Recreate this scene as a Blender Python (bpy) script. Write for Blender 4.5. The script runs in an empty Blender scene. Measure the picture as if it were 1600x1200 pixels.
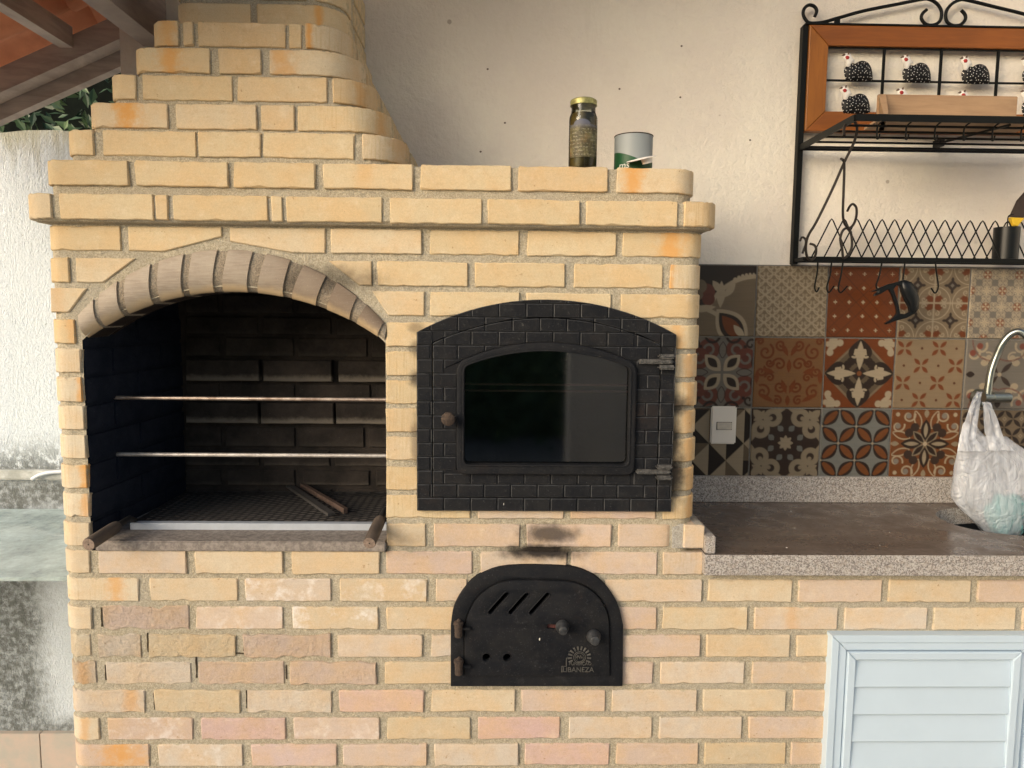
import bpy, bmesh, math, random
import numpy as np
from mathutils import Vector, Matrix
from mathutils.geometry import tessellate_polygon
random.seed(7); rng = np.random.RandomState(7)
S = bpy.context.scene; COL = S.collection
rad = math.radians
# ------------------------------------------------------------------ camera
FPX, DIST, EYE = 1150.0, 1.745, 1.481
_p, _y, _r = rad(5.52), rad(1.24), rad(.57)
cp, sp, cy, sy, cr, sr = math.cos(_p), math.sin(_p), math.cos(_y), math.sin(_y), math.cos(_r), math.sin(_r)
FW = Vector((sy*cp, cy*cp, -sp)); _R = Vector((cy, -sy, 0)); _U = _R.cross(FW)
RT = cr*_R + sr*_U; UP = -sr*_R + cr*_U; CAM = Vector((0, -DIST, EYE))
cam_d = bpy.data.cameras.new('camera'); cam_d.sensor_width = 36; cam_d.lens = 36*FPX/1600
cam_d.clip_start = .02; cam_d.clip_end = 300
cam = bpy.data.objects.new('camera', cam_d); COL.objects.link(cam); S.camera = cam
cam.matrix_world = Matrix(((RT.x, UP.x, -FW.x, CAM.x), (RT.y, UP.y, -FW.y, CAM.y), (RT.z, UP.z, -FW.z, CAM.z), (0, 0, 0, 1)))
# ------------------------------------------------------------------ world, sun, exposure
SUNV = Vector((-.76, -.64, .33)).normalized()
W = bpy.data.worlds.new("World"); S.world = W; W.use_nodes = True
wn = W.node_tree; sky = wn.nodes.new('ShaderNodeTexSky'); sky.sky_type = 'NISHITA'; sky.sun_disc = False
sky.sun_elevation = math.asin(SUNV.z); sky.sun_rotation = math.atan2(SUNV.x, SUNV.y)
sky.air_density = 1.2; sky.dust_density = 4.0; sky.ozone_density = 1.0
wn.links.new(sky.outputs[0], wn.nodes['Background'].inputs[0]); wn.nodes['Background'].inputs[1].default_value = .125
sd = bpy.data.lights.new('sun', 'SUN'); sd.energy = 1.35; sd.angle = rad(42); sd.color = (1, .985, .95)
sun = bpy.data.objects.new('sun', sd); COL.objects.link(sun); sun.location = SUNV*20
sun.rotation_euler = SUNV.to_track_quat('Z', 'Y').to_euler()
S.view_settings.view_transform = 'Standard'; S.view_settings.look = 'None'
S.view_settings.gamma = 1; S.view_settings.use_curve_mapping = False
S.view_settings.exposure = .63
try:
    S.cycles.use_denoising = True; S.cycles.denoiser = 'OPENIMAGEDENOISE'
except Exception: pass
S.cycles.max_bounces = 8; S.cycles.diffuse_bounces = 4; S.cycles.transparent_max_bounces = 12

# ------------------------------------------------------------------ measuring from the photograph onto real planes
def ray(x, y): return FW + RT*((x-800)/FPX) - UP*((y-600)/FPX)
def P(x, y, Y): d = ray(x, y); return CAM + d*((Y-CAM.y)/d.y)
def PZ(x, y, z): d = ray(x, y); return CAM + d*((z-CAM.z)/d.z)
def PX(x, y, X): d = ray(x, y); return CAM + d*((X-CAM.x)/d.x)

# ------------------------------------------------------------------ object helpers
WL = {}
def add(name, vf, mat, parent=None, smooth=False, color=None, props=None, colattr=None):
    v, f = vf[0], vf[1]
    a = np.array([tuple(q) for q in v], dtype=float)
    c = (a.min(0)+a.max(0))/2
    me = bpy.data.meshes.new(name); me.from_pydata((a-c).tolist(), [], [list(q) for q in f]); me.validate(); me.update()
    if colattr is not None:
        ca = me.color_attributes.new('paint', 'FLOAT_COLOR', 'POINT')
        ca.data.foreach_set('color', np.c_[colattr, np.ones(len(colattr))].astype('f').ravel())
    if smooth: me.polygons.foreach_set('use_smooth', [True]*len(me.polygons))
    if smooth == 'auto':
        me.set_sharp_from_angle(angle=rad(38))
    ms = mat if isinstance(mat, (list, tuple)) else [mat]
    for m in ms: me.materials.append(m)
    if len(ms) > 1 and len(vf) > 2: me.polygons.foreach_set('material_index', vf[2])
    o = bpy.data.objects.new(name, me); COL.objects.link(o)
    c = Vector(c); o.location = c
    if parent is not None:
        o.parent = parent; o.location = c-WL[parent.name]
    WL[o.name] = c
    if color: o.color = (*color, 1)
    for k, q in (props or {}).items(): o[k] = q
    return o
def tag(o, label=None, cat=None, group=None, kind=None):
    if label: o['label'] = label
    if cat: o['category'] = cat
    if group: o['group'] = group
    if kind: o['kind'] = kind
    return o
def thing(name, loc, label, cat, group=None):
    o = bpy.data.objects.new(name, None); o.empty_display_size = .05; COL.objects.link(o); o.location = loc
    WL[o.name] = Vector(loc); return tag(o, label, cat, group)
def copy_tree(o, off, label=None):
    def rec(s, par):
        c = s.copy(); COL.objects.link(c); c.parent = par; WL[c.name] = WL[s.name]+Vector(off)
        for ch in list(s.children): rec(ch, c)
        return c
    c = rec(o, None); c.location = Vector(o.location)+Vector(off)
    if label: c['label'] = label
    return c
def join(*parts):
    V, Fc, M = [], [], []
    for p in parts:
        n = len(V); V += [tuple(q) for q in p[0]]; Fc += [[i+n for i in q] for q in p[1]]
        M += list(p[2]) if len(p) > 2 else [0]*len(p[1])
    return V, Fc, M
def box(a, b, bev=0.0):
    x0, y0, z0 = a; x1, y1, z1 = b
    if not bev:
        v = [(x, y, z) for z in (z0, z1) for y in (y0, y1) for x in (x0, x1)]
        return v, [(0, 2, 3, 1), (4, 5, 7, 6), (0, 1, 5, 4), (2, 6, 7, 3), (0, 4, 6, 2), (1, 3, 7, 5)]
    bm = bmesh.new(); bmesh.ops.create_cube(bm, size=1)
    for q in bm.verts: q.co = Vector(((x0+x1)/2+q.co.x*(x1-x0), (y0+y1)/2+q.co.y*(y1-y0), (z0+z1)/2+q.co.z*(z1-z0)))
    bmesh.ops.bevel(bm, geom=bm.edges[:], offset=bev, segments=2, affect='EDGES')
    bm.verts.index_update()
    r = [q.co.copy() for q in bm.verts], [[w.index for w in q.verts] for q in bm.faces]
    bm.free(); return r
def tube(pts, r, n=8, closed=False, caps=True):
    pts = [Vector(q) for q in pts]; N = len(pts); rr = r if isinstance(r, (list, tuple)) else [r]*N
    V, Fc = [], []; up = None
    for i, q in enumerate(pts):
        a = pts[i-1] if (i or closed) else q; b = pts[(i+1) % N] if (i < N-1 or closed) else q
        t = (b-a).normalized()
        if up is None: up = t.orthogonal().normalized()
        up = (up-t*up.dot(t)).normalized(); s = t.cross(up)
        for k in range(n):
            an = 2*math.pi*k/n; V.append(q+(up*math.cos(an)+s*math.sin(an))*rr[i])
    for i in range(N if closed else N-1):
        j = (i+1) % N
        for k in range(n): Fc.append((i*n+k, i*n+(k+1) % n, j*n+(k+1) % n, j*n+k))
    if caps and not closed: Fc += [tuple(range(n))[::-1], tuple((N-1)*n+k for k in range(n))]
    return V, Fc
def smoothpath(pts, per=5):
    pts = [Vector(q) for q in pts]; out = []
    for i in range(len(pts)-1):
        a = pts[max(i-1, 0)]; b = pts[i]; c = pts[i+1]; d = pts[min(i+2, len(pts)-1)]
        for k in range(per):
            t = k/per
            out.append(.5*((2*b)+(c-a)*t+(2*a-5*b+4*c-d)*t*t+(3*b-3*c+d-a)*t**3))
    out.append(pts[-1]); return out
def lathe(prof, c, n=28, ax='z', squash=1.0):
    V, Fc = [], []; c = Vector(c)
    for r, h in prof:
        for k in range(n):
            a = 2*math.pi*k/n; u, v = r*math.cos(a), r*math.sin(a)
            V.append(c+(Vector((u, v, h)) if ax == 'z' else Vector((u, h, v)) if ax == 'y' else Vector((h, u, v))))
    for i in range(len(prof)-1):
        for k in range(n): Fc.append((i*n+k, i*n+(k+1) % n, (i+1)*n+(k+1) % n, (i+1)*n+k))
    if prof[0][0] > 1e-4: Fc.append(tuple(range(n))[::-1])
    if prof[-1][0] > 1e-4: Fc.append(tuple((len(prof)-1)*n+k for k in range(n)))
    return V, Fc
def area(pl): return .5*sum(pl[i-1][0]*pl[i][1]-pl[i][0]*pl[i-1][1] for i in range(len(pl)))
def ccw(pl): return list(pl) if area(pl) > 0 else list(pl)[::-1]
def inset(pl, d):
    n = len(pl); out = []
    for i in range(n):
        a, b, c = Vector(pl[i-1]), Vector(pl[i]), Vector(pl[(i+1) % n])
        e1 = (b-a); e2 = (c-b)
        if e1.length < 1e-9 or e2.length < 1e-9: out.append(tuple(b)); continue
        e1.normalize(); e2.normalize()
        n1 = Vector((-e1.y, e1.x)); n2 = Vector((-e2.y, e2.x)); m = (n1+n2)
        if m.length < 1e-6: m = n1
        m.normalize(); k = d/max(.45, m.dot(n1)); out.append((b.x+m.x*k, b.y+m.y*k))
    return out
def prism(pl, y0, y1, bev=0.0, holes=(), seg=1):
    """polygon in (x, z) extruded from the front y0 (towards the viewer) to y1, front edge bevelled, with holes."""
    loops = [ccw(pl)]+[ccw(h)[::-1] for h in holes]; V, Fc = [], []; fr = []
    for L in loops:
        n = len(L); rings = []
        specs = [(0, y1)]
        if bev:
            for s in range(seg+1):
                a = s/seg*math.pi/2
                specs.append((bev*(1-math.cos(a)), y0+bev*(1-math.sin(a))))
        else: specs.append((0, y0))
        for ins, yy in specs:
            q = inset(L, ins) if ins else L
            rings.append(len(V)); V += [(a[0], yy, a[1]) for a in q]
        for a, b in zip(rings[:-1], rings[1:]):
            for k in range(n): Fc.append((a+k, a+(k+1) % n, b+(k+1) % n, b+k))
        fr.append((rings[-1], n, rings[0]))
    if not holes:
        Fc.append(tuple(range(fr[0][0], fr[0][0]+fr[0][1]))); Fc.append(tuple(range(fr[0][2], fr[0][2]+fr[0][1]))[::-1])
    else:
        idx = []; pls = []
        for st, n, _ in fr:
            idx += list(range(st, st+n)); pls.append([Vector((V[i][0], V[i][2], 0)) for i in range(st, st+n)])
        for t in tessellate_polygon(pls):
            q = [idx[i] for i in t]
            A, B, Cc = [Vector((V[i][0], V[i][2])) for i in q]
            if (B-A).cross(Cc-A) < 0: q = q[::-1]
            Fc.append(tuple(q))
    return V, Fc
def clip(pl, a, b):
    """keep the part left of the directed line a->b"""
    out = []; a, b = Vector(a), Vector(b); e = b-a
    s = lambda q: e.x*(q[1]-a.y)-e.y*(q[0]-a.x)
    for i in range(len(pl)):
        p, q = pl[i-1], pl[i]; sp_, sq = s(p), s(q)
        if (sp_ >= 0) != (sq >= 0):
            t = sp_/(sp_-sq); out.append((p[0]+(q[0]-p[0])*t, p[1]+(q[1]-p[1])*t))
        if sq >= 0: out.append((q[0], q[1]))
    return out
def clip_in(pl, conv):
    conv = ccw(conv)
    for i in range(len(conv)):
        if not pl: return pl
        pl = clip(pl, conv[i-1], conv[i])
    return pl
def arch(xl, xr, zb, zs, zc, n=20):
    """door outline: bottom corners, springing height zs, crown zc (circle segment)"""
    hw = (xr-xl)/2; h = zc-zs; R = (hw*hw+h*h)/(2*h); cz = zc-R; a0 = math.asin(min(1, hw/R)); cx = (xl+xr)/2
    return [(xl, zb), (xr, zb)]+[(cx+R*math.sin(a0-2*a0*k/n), cz+R*math.cos(a0-2*a0*k/n)) for k in range(n+1)]
def roundcorner(pl, r, n=4):
    out = []; N = len(pl)
    for i in range(N):
        a, b, c = Vector(pl[i-1]), Vector(pl[i]), Vector(pl[(i+1) % N])
        u, w = (a-b), (c-b); ang = u.angle(w)
        if ang > rad(155) or min(u.length, w.length) < r*.9: out.append(tuple(b)); continue
        u.normalize(); w.normalize(); p0 = b+u*r; p1 = b+w*r
        for k in range(n+1):
            t = k/n; q = (1-t)**2*p0+2*t*(1-t)*b+t*t*p1; out.append(tuple(q))
    return out
def inflate(pl, yc, depth, rings=5, back=True):
    pl = ccw(pl); cx = sum(q[0] for q in pl)/len(pl); cz = sum(q[1] for q in pl)/len(pl); n = len(pl); V, Fc = [], []
    for sgn in ((-1, 1) if back else (-1,)):
        st = len(V)
        for k in range(rings):
            s = 1-(k/rings)**1.6; t = math.sqrt(max(0, 1-s*s))
            V += [(cx+(q[0]-cx)*s, yc+sgn*depth*t, cz+(q[1]-cz)*s) for q in pl]
        V.append((cx, yc+sgn*depth, cz)); m = len(V)-1
        for k in range(rings-1):
            for i in range(n):
                q = (st+k*n+i, st+k*n+(i+1) % n, st+(k+1)*n+(i+1) % n, st+(k+1)*n+i); Fc.append(q if sgn < 0 else q[::-1])
        for i in range(n):
            q = (st+(rings-1)*n+i, st+(rings-1)*n+(i+1) % n, m); Fc.append(q if sgn < 0 else q[::-1])
    return V, Fc

# ------------------------------------------------------------------ materials
class NT:
    def __init__(s, name, rough=.8, metal=0.0, spec=.5):
        s.m = bpy.data.materials.new(name); s.m.use_nodes = True; s.t = s.m.node_tree
        s.b = s.t.nodes['Principled BSDF']; s.b.inputs['Roughness'].default_value = rough
        s.b.inputs['Metallic'].default_value = metal; s.b.inputs['Specular IOR Level'].default_value = spec
    def n(s, ty, **k):
        q = s.t.nodes.new(ty)
        for a, b in k.items():
            if a.startswith('i_'): q.inputs[int(a[2:])].default_value = b
            else: setattr(q, a, b)
        return q
    def l(s, a, b): s.t.links.new(a, b)
    def co(s, kind='Object', scale=(1, 1, 1), rot=(0, 0, 0)):
        if kind == 'World': c = s.n('ShaderNodeNewGeometry').outputs['Position']
        else: c = s.n('ShaderNodeTexCoord').outputs[kind]
        m = s.n('ShaderNodeMapping'); m.inputs['Scale'].default_value = scale; m.inputs['Rotation'].default_value = rot
        s.l(c, m.inputs[0]); return m.outputs[0]
    def noise(s, vec, scale, detail=4, rough=.6, out='Fac', dist=0):
        q = s.n('ShaderNodeTexNoise'); q.inputs['Scale'].default_value = scale; q.inputs['Detail'].default_value = detail
        q.inputs['Roughness'].default_value = rough; q.inputs['Distortion'].default_value = dist; s.l(vec, q.inputs['Vector']); return q.outputs[out]
    def ramp(s, x, a, b, c0=0.0, c1=1.0):
        q = s.n('ShaderNodeMapRange'); q.interpolation_type = 'SMOOTHSTEP'
        for i, v in enumerate((a, b, c0, c1)): q.inputs[i+1].default_value = v
        s.l(x, q.inputs[0]); return q.outputs[0]
    def math(s, op, a, b=None):
        q = s.n('ShaderNodeMath', operation=op)
        for i, v in enumerate((a, b)):
            if v is None: continue
            if isinstance(v, (int, float)): q.inputs[i].default_value = v
            else: s.l(v, q.inputs[i])
        return q.outputs[0]
    def mix(s, fac, a, b, mode='MIX'):
        q = s.n('ShaderNodeMix', data_type='RGBA', blend_type=mode)
        for i, v in ((0, fac), (6, a), (7, b)):
            if isinstance(v, (int, float)): q.inputs[i].default_value = v
            elif isinstance(v, tuple): q.inputs[i].default_value = (*v[:3], 1)
            else: s.l(v, q.inputs[i])
        return q.outputs[2]
    def col(s, x): 
        if isinstance(x, tuple): s.b.inputs['Base Color'].default_value = (*x, 1)
        else: s.l(x, s.b.inputs['Base Color'])
        return s
    def bump(s, h, strength=.5, dist=.002, normal=None):
        q = s.n('ShaderNodeBump'); q.inputs['Strength'].default_value = strength if isinstance(strength, float) else .5
        if not isinstance(strength, float): s.l(strength, q.inputs['Strength'])
        q.inputs['Distance'].default_value = dist; s.l(h, q.inputs['Height'])
        if normal is not None: s.l(normal, q.inputs['Normal'])
        s.l(q.outputs[0], s.b.inputs['Normal']); return q.outputs[0]
    def attr(s, name, ty='OBJECT', out='Fac'):
        q = s.n('ShaderNodeAttribute'); q.attribute_type = ty; q.attribute_name = name; return q.outputs[out]
    def blob(s, pos, c, size, ns=None):
        """soft round stain at a place on the masonry: 1 at the centre, 0 outside"""
        a = s.n('ShaderNodeVectorMath', operation='SUBTRACT'); s.l(pos, a.inputs[0]); a.inputs[1].default_value = c
        b = s.n('ShaderNodeVectorMath', operation='MULTIPLY'); s.l(a.outputs[0], b.inputs[0]); b.inputs[1].default_value = tuple(1/q for q in size)
        d = s.n('ShaderNodeVectorMath', operation='LENGTH'); s.l(b.outputs[0], d.inputs[0])
        x = d.outputs['Value']
        if ns is not None: x = s.math('ADD', x, ns)
        return s.ramp(x, 1.0, .25)
# soot stains left by smoke on the front (place, size)
def _pt(x, y, Y=0.0): return tuple(P(x, y, Y))
SOOT = [(_pt(1050, 745), (.048, .09, .10), .95), (_pt(1056, 634), (.050, .09, .040), .85), (_pt(1050, 692), (.036, .09, .09), .85),
        (_pt(650, 592), (.028, .06, .03), .75), (_pt(649, 545), (.02, .06, .03), .5), (_pt(650, 512), (.03, .05, .02), .45), (_pt(650, 690), (.018, .06, .09), .5),
        (_pt(850, 862), (.15, .06, .030), 1.0), (_pt(858, 834), (.10, .06, .036), .85), (_pt(505, 437), (.20, .05, .045), .60),
        (_pt(585, 800), (.03, .06, .05), .5), (_pt(604, 850), (.02, .05, .04), .5), (_pt(140, 700), (.013, .1, .25), .35)]
def soot_nodes(t):
    pos = t.n('ShaderNodeNewGeometry').outputs['Position']
    ns = t.math('MULTIPLY', t.math('SUBTRACT', t.noise(pos, 26, 4, .65), .5), .9)
    acc = None
    for c, sz, am in SOOT:
        q = t.math('MULTIPLY', t.blob(pos, c, sz, ns), am); acc = q if acc is None else t.math('MAXIMUM', acc, q)
    return acc
def m_brick():
    t = NT('cream_brick', .82, spec=.3); oc = t.co('Object')
    info = t.n('ShaderNodeObjectInfo'); base = info.outputs['Color']; rnd = info.outputs['Random']
    vm = t.n('ShaderNodeVectorMath', operation='ADD'); t.l(oc, vm.inputs[0]); cx = t.n('ShaderNodeCombineXYZ')
    t.l(t.math('MULTIPLY', rnd, 37.0), cx.inputs[0]); t.l(t.math('MULTIPLY', rnd, 91.0), cx.inputs[2]); t.l(cx.outputs[0], vm.inputs[1]); v = vm.outputs[0]
    def sc(s_): 
        m = t.n('ShaderNodeMapping'); m.inputs['Scale'].default_value = s_; t.l(v, m.inputs[0]); return m.outputs[0]
    cloud = t.noise(v, 14, 4, .6); streak = t.noise(sc((10, 30, 160)), 1, 3, .6); vert = t.noise(sc((260, 60, 12)), 1, 3, .6); fine = t.noise(v, 420, 3, .7)
    c = t.mix(t.ramp(cloud, .3, .75), base, t.mix(.5, base, (.70, .46, .22)))
    c = t.mix(t.ramp(streak, .35, .8, 0, .35), c, t.mix(1.0, c, (1.10, 1.12, 1.16), 'MULTIPLY'))
    c = t.mix(t.math('MULTIPLY', t.ramp(vert, .45, .75), t.attr('wire_cut')), c, t.mix(1.0, c, (.86, .80, .70), 'MULTIPLY'))
    c = t.mix(t.ramp(fine, .3, .7, .22, 0), c, (.25, .18, .10)); c = t.mix(t.ramp(t.noise(v, 48, 5, .7), .5, .75, 0, .28), c, (.44, .27, .13)); c = t.mix(t.ramp(t.noise(v, 30, 5, .7), .52, .8, 0, .45), c, (.76, .66, .50))
    spk = t.noise(v, 95, 2, .5); c = t.mix(t.ramp(spk, .72, .78, 0, .55), c, (.30, .16, .07))
    wh = t.noise(v, 22, 5, .7); c = t.mix(t.math('MULTIPLY', t.ramp(wh, .48, .70), t.attr('bloom')), c, (.78, .74, .70))
    sx = t.n('ShaderNodeSeparateXYZ'); t.l(oc, sx.inputs[0])
    d = t.math('DIVIDE', t.math('ABSOLUTE', t.math('SUBTRACT', sx.outputs[0], t.attr('stain_x'))), t.attr('stain_w'))
    d = t.math('ADD', d, t.math('MULTIPLY', t.math('SUBTRACT', t.noise(v, 30, 5, .7), .5), 2.6))
    mk = t.math('MULTIPLY', t.ramp(d, 1.25, -.1), t.attr('stain'))
    c = t.mix(mk, c, (.66, .33, .09))
    ex = t.math('SUBTRACT', t.attr('half_length'), t.math('ABSOLUTE', sx.outputs[0])); ez = t.math('SUBTRACT', t.attr('half_height'), t.math('ABSOLUTE', sx.outputs[2]))
    ed = t.math('ADD', t.math('MINIMUM', ex, ez), t.math('MULTIPLY', t.math('SUBTRACT', t.noise(v, 55, 5, .75), .5), .026))
    c = t.mix(t.ramp(ed, .0014, -.0020, 0, .8), c, t.mix(t.ramp(fine, .35, .65), (.30, .25, .165), (.52, .45, .31)))
    cr = t.noise(sc((30, 30, 90)), 1, 3, .5, dist=2.0); c = t.mix(t.ramp(t.math('ABSOLUTE', t.math('SUBTRACT', cr, .5)), .006, .0, 0, .35), c, (.34, .22, .12))
    c = t.mix(t.math('MULTIPLY', soot_nodes(t), 1.0), c, (.035, .028, .024))
    t.col(c); h = t.math('ADD', t.math('MULTIPLY', fine, .25), t.math('MULTIPLY', streak, .25))
    h = t.math('ADD', h, t.math('MULTIPLY', t.math('MULTIPLY', vert, t.attr('wire_cut')), .5))
    n1 = t.bump(t.math('ADD', h, t.math('MULTIPLY', cloud, .6)), .75, .0022)
    pit = t.noise(v, 70, 6, .75); t.bump(pit, t.math('MAXIMUM', t.attr('worn'), .14), .012, n1)
    return t.m
def m_mortar(name='mortar', c0=(.62, .55, .42), c1=(.38, .33, .235)):
    t = NT(name, .95, spec=.2); v = t.co('World')
    g = t.noise(v, 330, 2, .7); b = t.noise(v, 60, 5, .7); cl = t.noise(v, 5, 3)
    c = t.mix(t.ramp(g, .36, .64), c1, c0); c = t.mix(t.ramp(b, .3, .7, 0, .45), c, (.30, .26, .19)); c = t.mix(t.ramp(cl, .4, .7, 0, .35), c, (.42, .40, .35))
    c = t.mix(t.ramp(t.noise(v, 520, 1), .70, .76, 0, .6), c, (.75, .70, .6))
    c = t.mix(soot_nodes(t), c, (.03, .024, .02)); t.col(c)
    t.bump(t.math('ADD', g, t.math('MULTIPLY', b, 1.5)), .9, .0035); return t.m
def m_simple(name, col, rough=.6, metal=0.0, var=.12, scale=20, bump=.2, bscale=120, spec=.5, col2=None, dist=.001):
    t = NT(name, rough, metal, spec); v = t.co('World')
    n = t.noise(v, scale, 5, .65); c2 = col2 or tuple(q*(1-var*2) for q in col)
    t.col(t.mix(t.ramp(n, .3, .7), col, c2))
    if bump: t.bump(t.noise(v, bscale, 4, .7), float(bump), dist)
    return t.m
def m_soot(name, c0, c1, ash):
    t = NT(name, .9, spec=.15); v = t.co('World'); n = t.noise(v, 9, 5, .7)
    c = t.mix(t.ramp(n, .3, .7), c0, c1)
    oc = t.n('ShaderNodeSeparateXYZ'); t.l(t.co('Object'), oc.inputs[0])
    m = t.math('MULTIPLY', t.ramp(t.math('ADD', oc.outputs[2], t.math('MULTIPLY', t.math('SUBTRACT', t.noise(v, 40, 4, .7), .5), .02)), -.008, -.026), t.attr('ash'))
    c = t.mix(m, c, ash); c = t.mix(t.ramp(t.noise(v, 160, 2), .72, .76, 0, .25), c, (.2, .19, .18)); t.col(c)
    t.bump(t.noise(v, 90, 5, .7), .6, .004); return t.m
def m_iron(name='cast_iron', base=(.0095, .0105, .0135)):
    t = NT(name, .66, .0, .12); v = t.co('World')
    n = t.noise(v, 18, 6, .7); f = t.noise(v, 240, 3, .7)
    c = t.mix(t.ramp(n, .35, .75), base, (.020, .020, .021)); c = t.mix(t.ramp(t.noise(v, 7, 5, .7), .55, .75, 0, .30), c, (.045, .027, .020))
    c = t.mix(t.ramp(f, .60, .74, 0, .40), c, (.12, .12, .12)); c = t.mix(t.ramp(t.noise(v, 32, 6, .75), .56, .72, 0, .55), c, (.036, .036, .038)); c = t.mix(t.ramp(t.noise(v, 90, 4, .7), .66, .74, 0, .5), c, (.13, .125, .115))
    t.col(c)
    t.l(t.ramp(n, .3, .7, .50, .82), t.b.inputs['Roughness']); t.bump(t.math('ADD', f, t.noise(v, 80, 3)), .5, .0016); return t.m
def m_granite(name, top=None):
    t = NT(name, .30, spec=.5); v = t.co('World')
    a = t.noise(v, 260, 3, .7); b = t.noise(v, 90, 4, .7)
    c = t.mix(t.ramp(a, .38, .60), (.16, .14, .13), (.52, .49, .46)); c = t.mix(t.ramp(b, .45, .68, 0, .6), c, (.36, .30, .25)); c = t.mix(t.ramp(t.noise(v, 400, 1), .64, .7, 0, .8), c, (.04, .035, .035))
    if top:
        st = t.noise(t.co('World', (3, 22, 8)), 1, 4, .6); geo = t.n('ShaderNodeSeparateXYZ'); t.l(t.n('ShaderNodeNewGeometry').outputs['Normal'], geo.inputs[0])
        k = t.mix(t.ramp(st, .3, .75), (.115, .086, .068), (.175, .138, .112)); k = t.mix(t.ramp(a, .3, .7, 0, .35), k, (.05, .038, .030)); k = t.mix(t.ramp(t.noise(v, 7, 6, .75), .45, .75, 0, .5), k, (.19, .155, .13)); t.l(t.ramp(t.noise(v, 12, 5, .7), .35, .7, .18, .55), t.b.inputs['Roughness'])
        c = t.mix(t.ramp(geo.outputs[2], .4, .9), c, k)  # upward face: grimy streaks over brown that paints in shade and dark reflection
    t.col(c); t.bump(a, .12, .0008); return t.m
def m_wall():
    t = NT('plaster_wall', .9, spec=.25); v = t.co('World'); n = t.noise(v, 2.2, 5, .65); f = t.noise(v, 60, 5, .7); g = t.noise(v, 9, 6, .7)
    c = t.mix(t.ramp(n, .3, .7), (.82, .775, .68), (.76, .695, .625)); c = t.mix(t.ramp(f, .4, .8, 0, .14), c, (.60, .55, .45)); c = t.mix(t.ramp(g, .55, .8, 0, .35), c, (.66, .60, .50))
    dr = t.noise(t.co('World', (14, 14, 1.6)), 1, 5, .7); c = t.mix(t.ramp(dr, .58, .75, 0, .22), c, (.56, .49, .40))
    vo = t.n('ShaderNodeTexVoronoi'); vo.inputs['Scale'].default_value = 7.5; t.l(v, vo.inputs['Vector'])
    sz = t.n('ShaderNodeSeparateXYZ'); t.l(vo.outputs['Color'], sz.inputs[0]); th = t.math('MULTIPLY', t.ramp(sz.outputs[0], .55, .9), .05)
    sp_ = t.ramp(t.math('SUBTRACT', t.math('ADD', vo.outputs['Distance'], t.math('MULTIPLY', t.math('SUBTRACT', f, .5), .05)), th), .012, -.004); c = t.mix(t.math('MULTIPLY', sp_, .6), c, (.30, .24, .18)); t.col(c)
    t.bump(t.math('ADD', f, t.math('MULTIPLY', t.noise(v, 22, 5, .7), 1.6)), .7, .006); return t.m
def m_yardwall():
    t = NT('scratched_render', .9, spec=.2); g = t.n('ShaderNodeNewGeometry'); v = g.outputs['Position']
    s = t.noise(t.co('World', (75, 75, 34)), 1, 2, .5, dist=2.2); f = t.noise(v, 120, 4, .7)
    c = t.mix(t.ramp(f, .3, .7), (.76, .83, .89), (.66, .73, .79))
    c = t.mix(t.ramp(t.noise(t.co('World', (110, 110, 45)), 1, 2, .5, dist=3.0), .64, .70, 0, .6), c, (.30, .32, .33))
    xyz = t.n('ShaderNodeSeparateXYZ'); t.l(v, xyz.inputs[0]); z = xyz.outputs[2]; x = xyz.outputs[0]
    big = t.noise(v, 5, 6, .75); dirt = t.noise(v, 45, 5, .75)
    ns = t.math('MULTIPLY', t.math('SUBTRACT', big, .5), .8)
    zt = P(50, 205, 1.05).z; zl = P(50, 735, 1.05).z; zp = P(50, 1145, 1.05).z
    # green-brown run-off under the coping
    m1 = t.math('MULTIPLY', t.ramp(t.math('ADD', z, t.math('MULTIPLY', t.math('SUBTRACT', t.noise(t.co('World', (30, 1, 3)), 1, 4, .7), .5), .35)), zt-.16, zt+.02), .75)
    c = t.mix(m1, c, (.30, .27, .15))
    # black mould above the ledge, and the big dark patch below it
    m2 = t.math('MULTIPLY', t.math('MULTIPLY', t.ramp(t.math('ADD', z, t.math('MULTIPLY', ns, .20)), zl+.17, zl-.01), t.ramp(z, zl-.05, zl-.02)), t.ramp(dirt, .36, .55))
    c = t.mix(t.math('MULTIPLY', m2, .85), c, (.09, .10, .09))
    xd = P(62, 950, 1.05).x
    band = t.ramp(t.math('ADD', x, t.math('MULTIPLY', ns, .35)), xd+.09, xd-.06)
    low = t.ramp(z, zl-.02, zl-.06); foot = t.ramp(t.math('ADD', z, t.math('MULTIPLY', ns, .1)), zp+.10, zp+.01)
    up_ = t.ramp(t.math('ADD', z, t.math('MULTIPLY', ns, .10)), zl-.22, zl-.10)
    mk = t.math('MULTIPLY', t.math('MAXIMUM', t.math('MAXIMUM', band, foot), up_), low); mk = t.math('MULTIPLY', mk, t.ramp(dirt, .30, .60, .45, 1))
    c = t.mix(t.math('MULTIPLY', mk, .88), c, (.085, .09, .075)); t.col(c)
    t.bump(t.math('ADD', s, t.math('MULTIPLY', f, .5)), .8, .006); return t.m
def m_wood(name, c0, c1, grain=(4, 40, 60), rough=.55, bump=.25, axis=None):
    t = NT(name, rough, spec=.4); v = t.co('World', grain); n = t.noise(v, 1, 5, .65, dist=.6); b = t.noise(t.co('World'), 6, 3)
    c = t.mix(t.ramp(n, .3, .7), c0, c1); c = t.mix(t.ramp(b, .4, .75, 0, .35), c, tuple(q*.6 for q in c0)); t.col(c); t.bump(n, bump, .0015); return t.m
M = dict(brick=m_brick(), mortar=m_mortar(), iron=m_iron(), wall=m_wall(), yard=m_yardwall(), granite=m_granite('grey_granite'), top=m_granite('shaded_granite', True),
         sill=m_simple('dusty_granite_sill', (.32, .28, .245), .8, 0, .2, 90, .4, 300, col2=(.16, .135, .12)))
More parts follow.
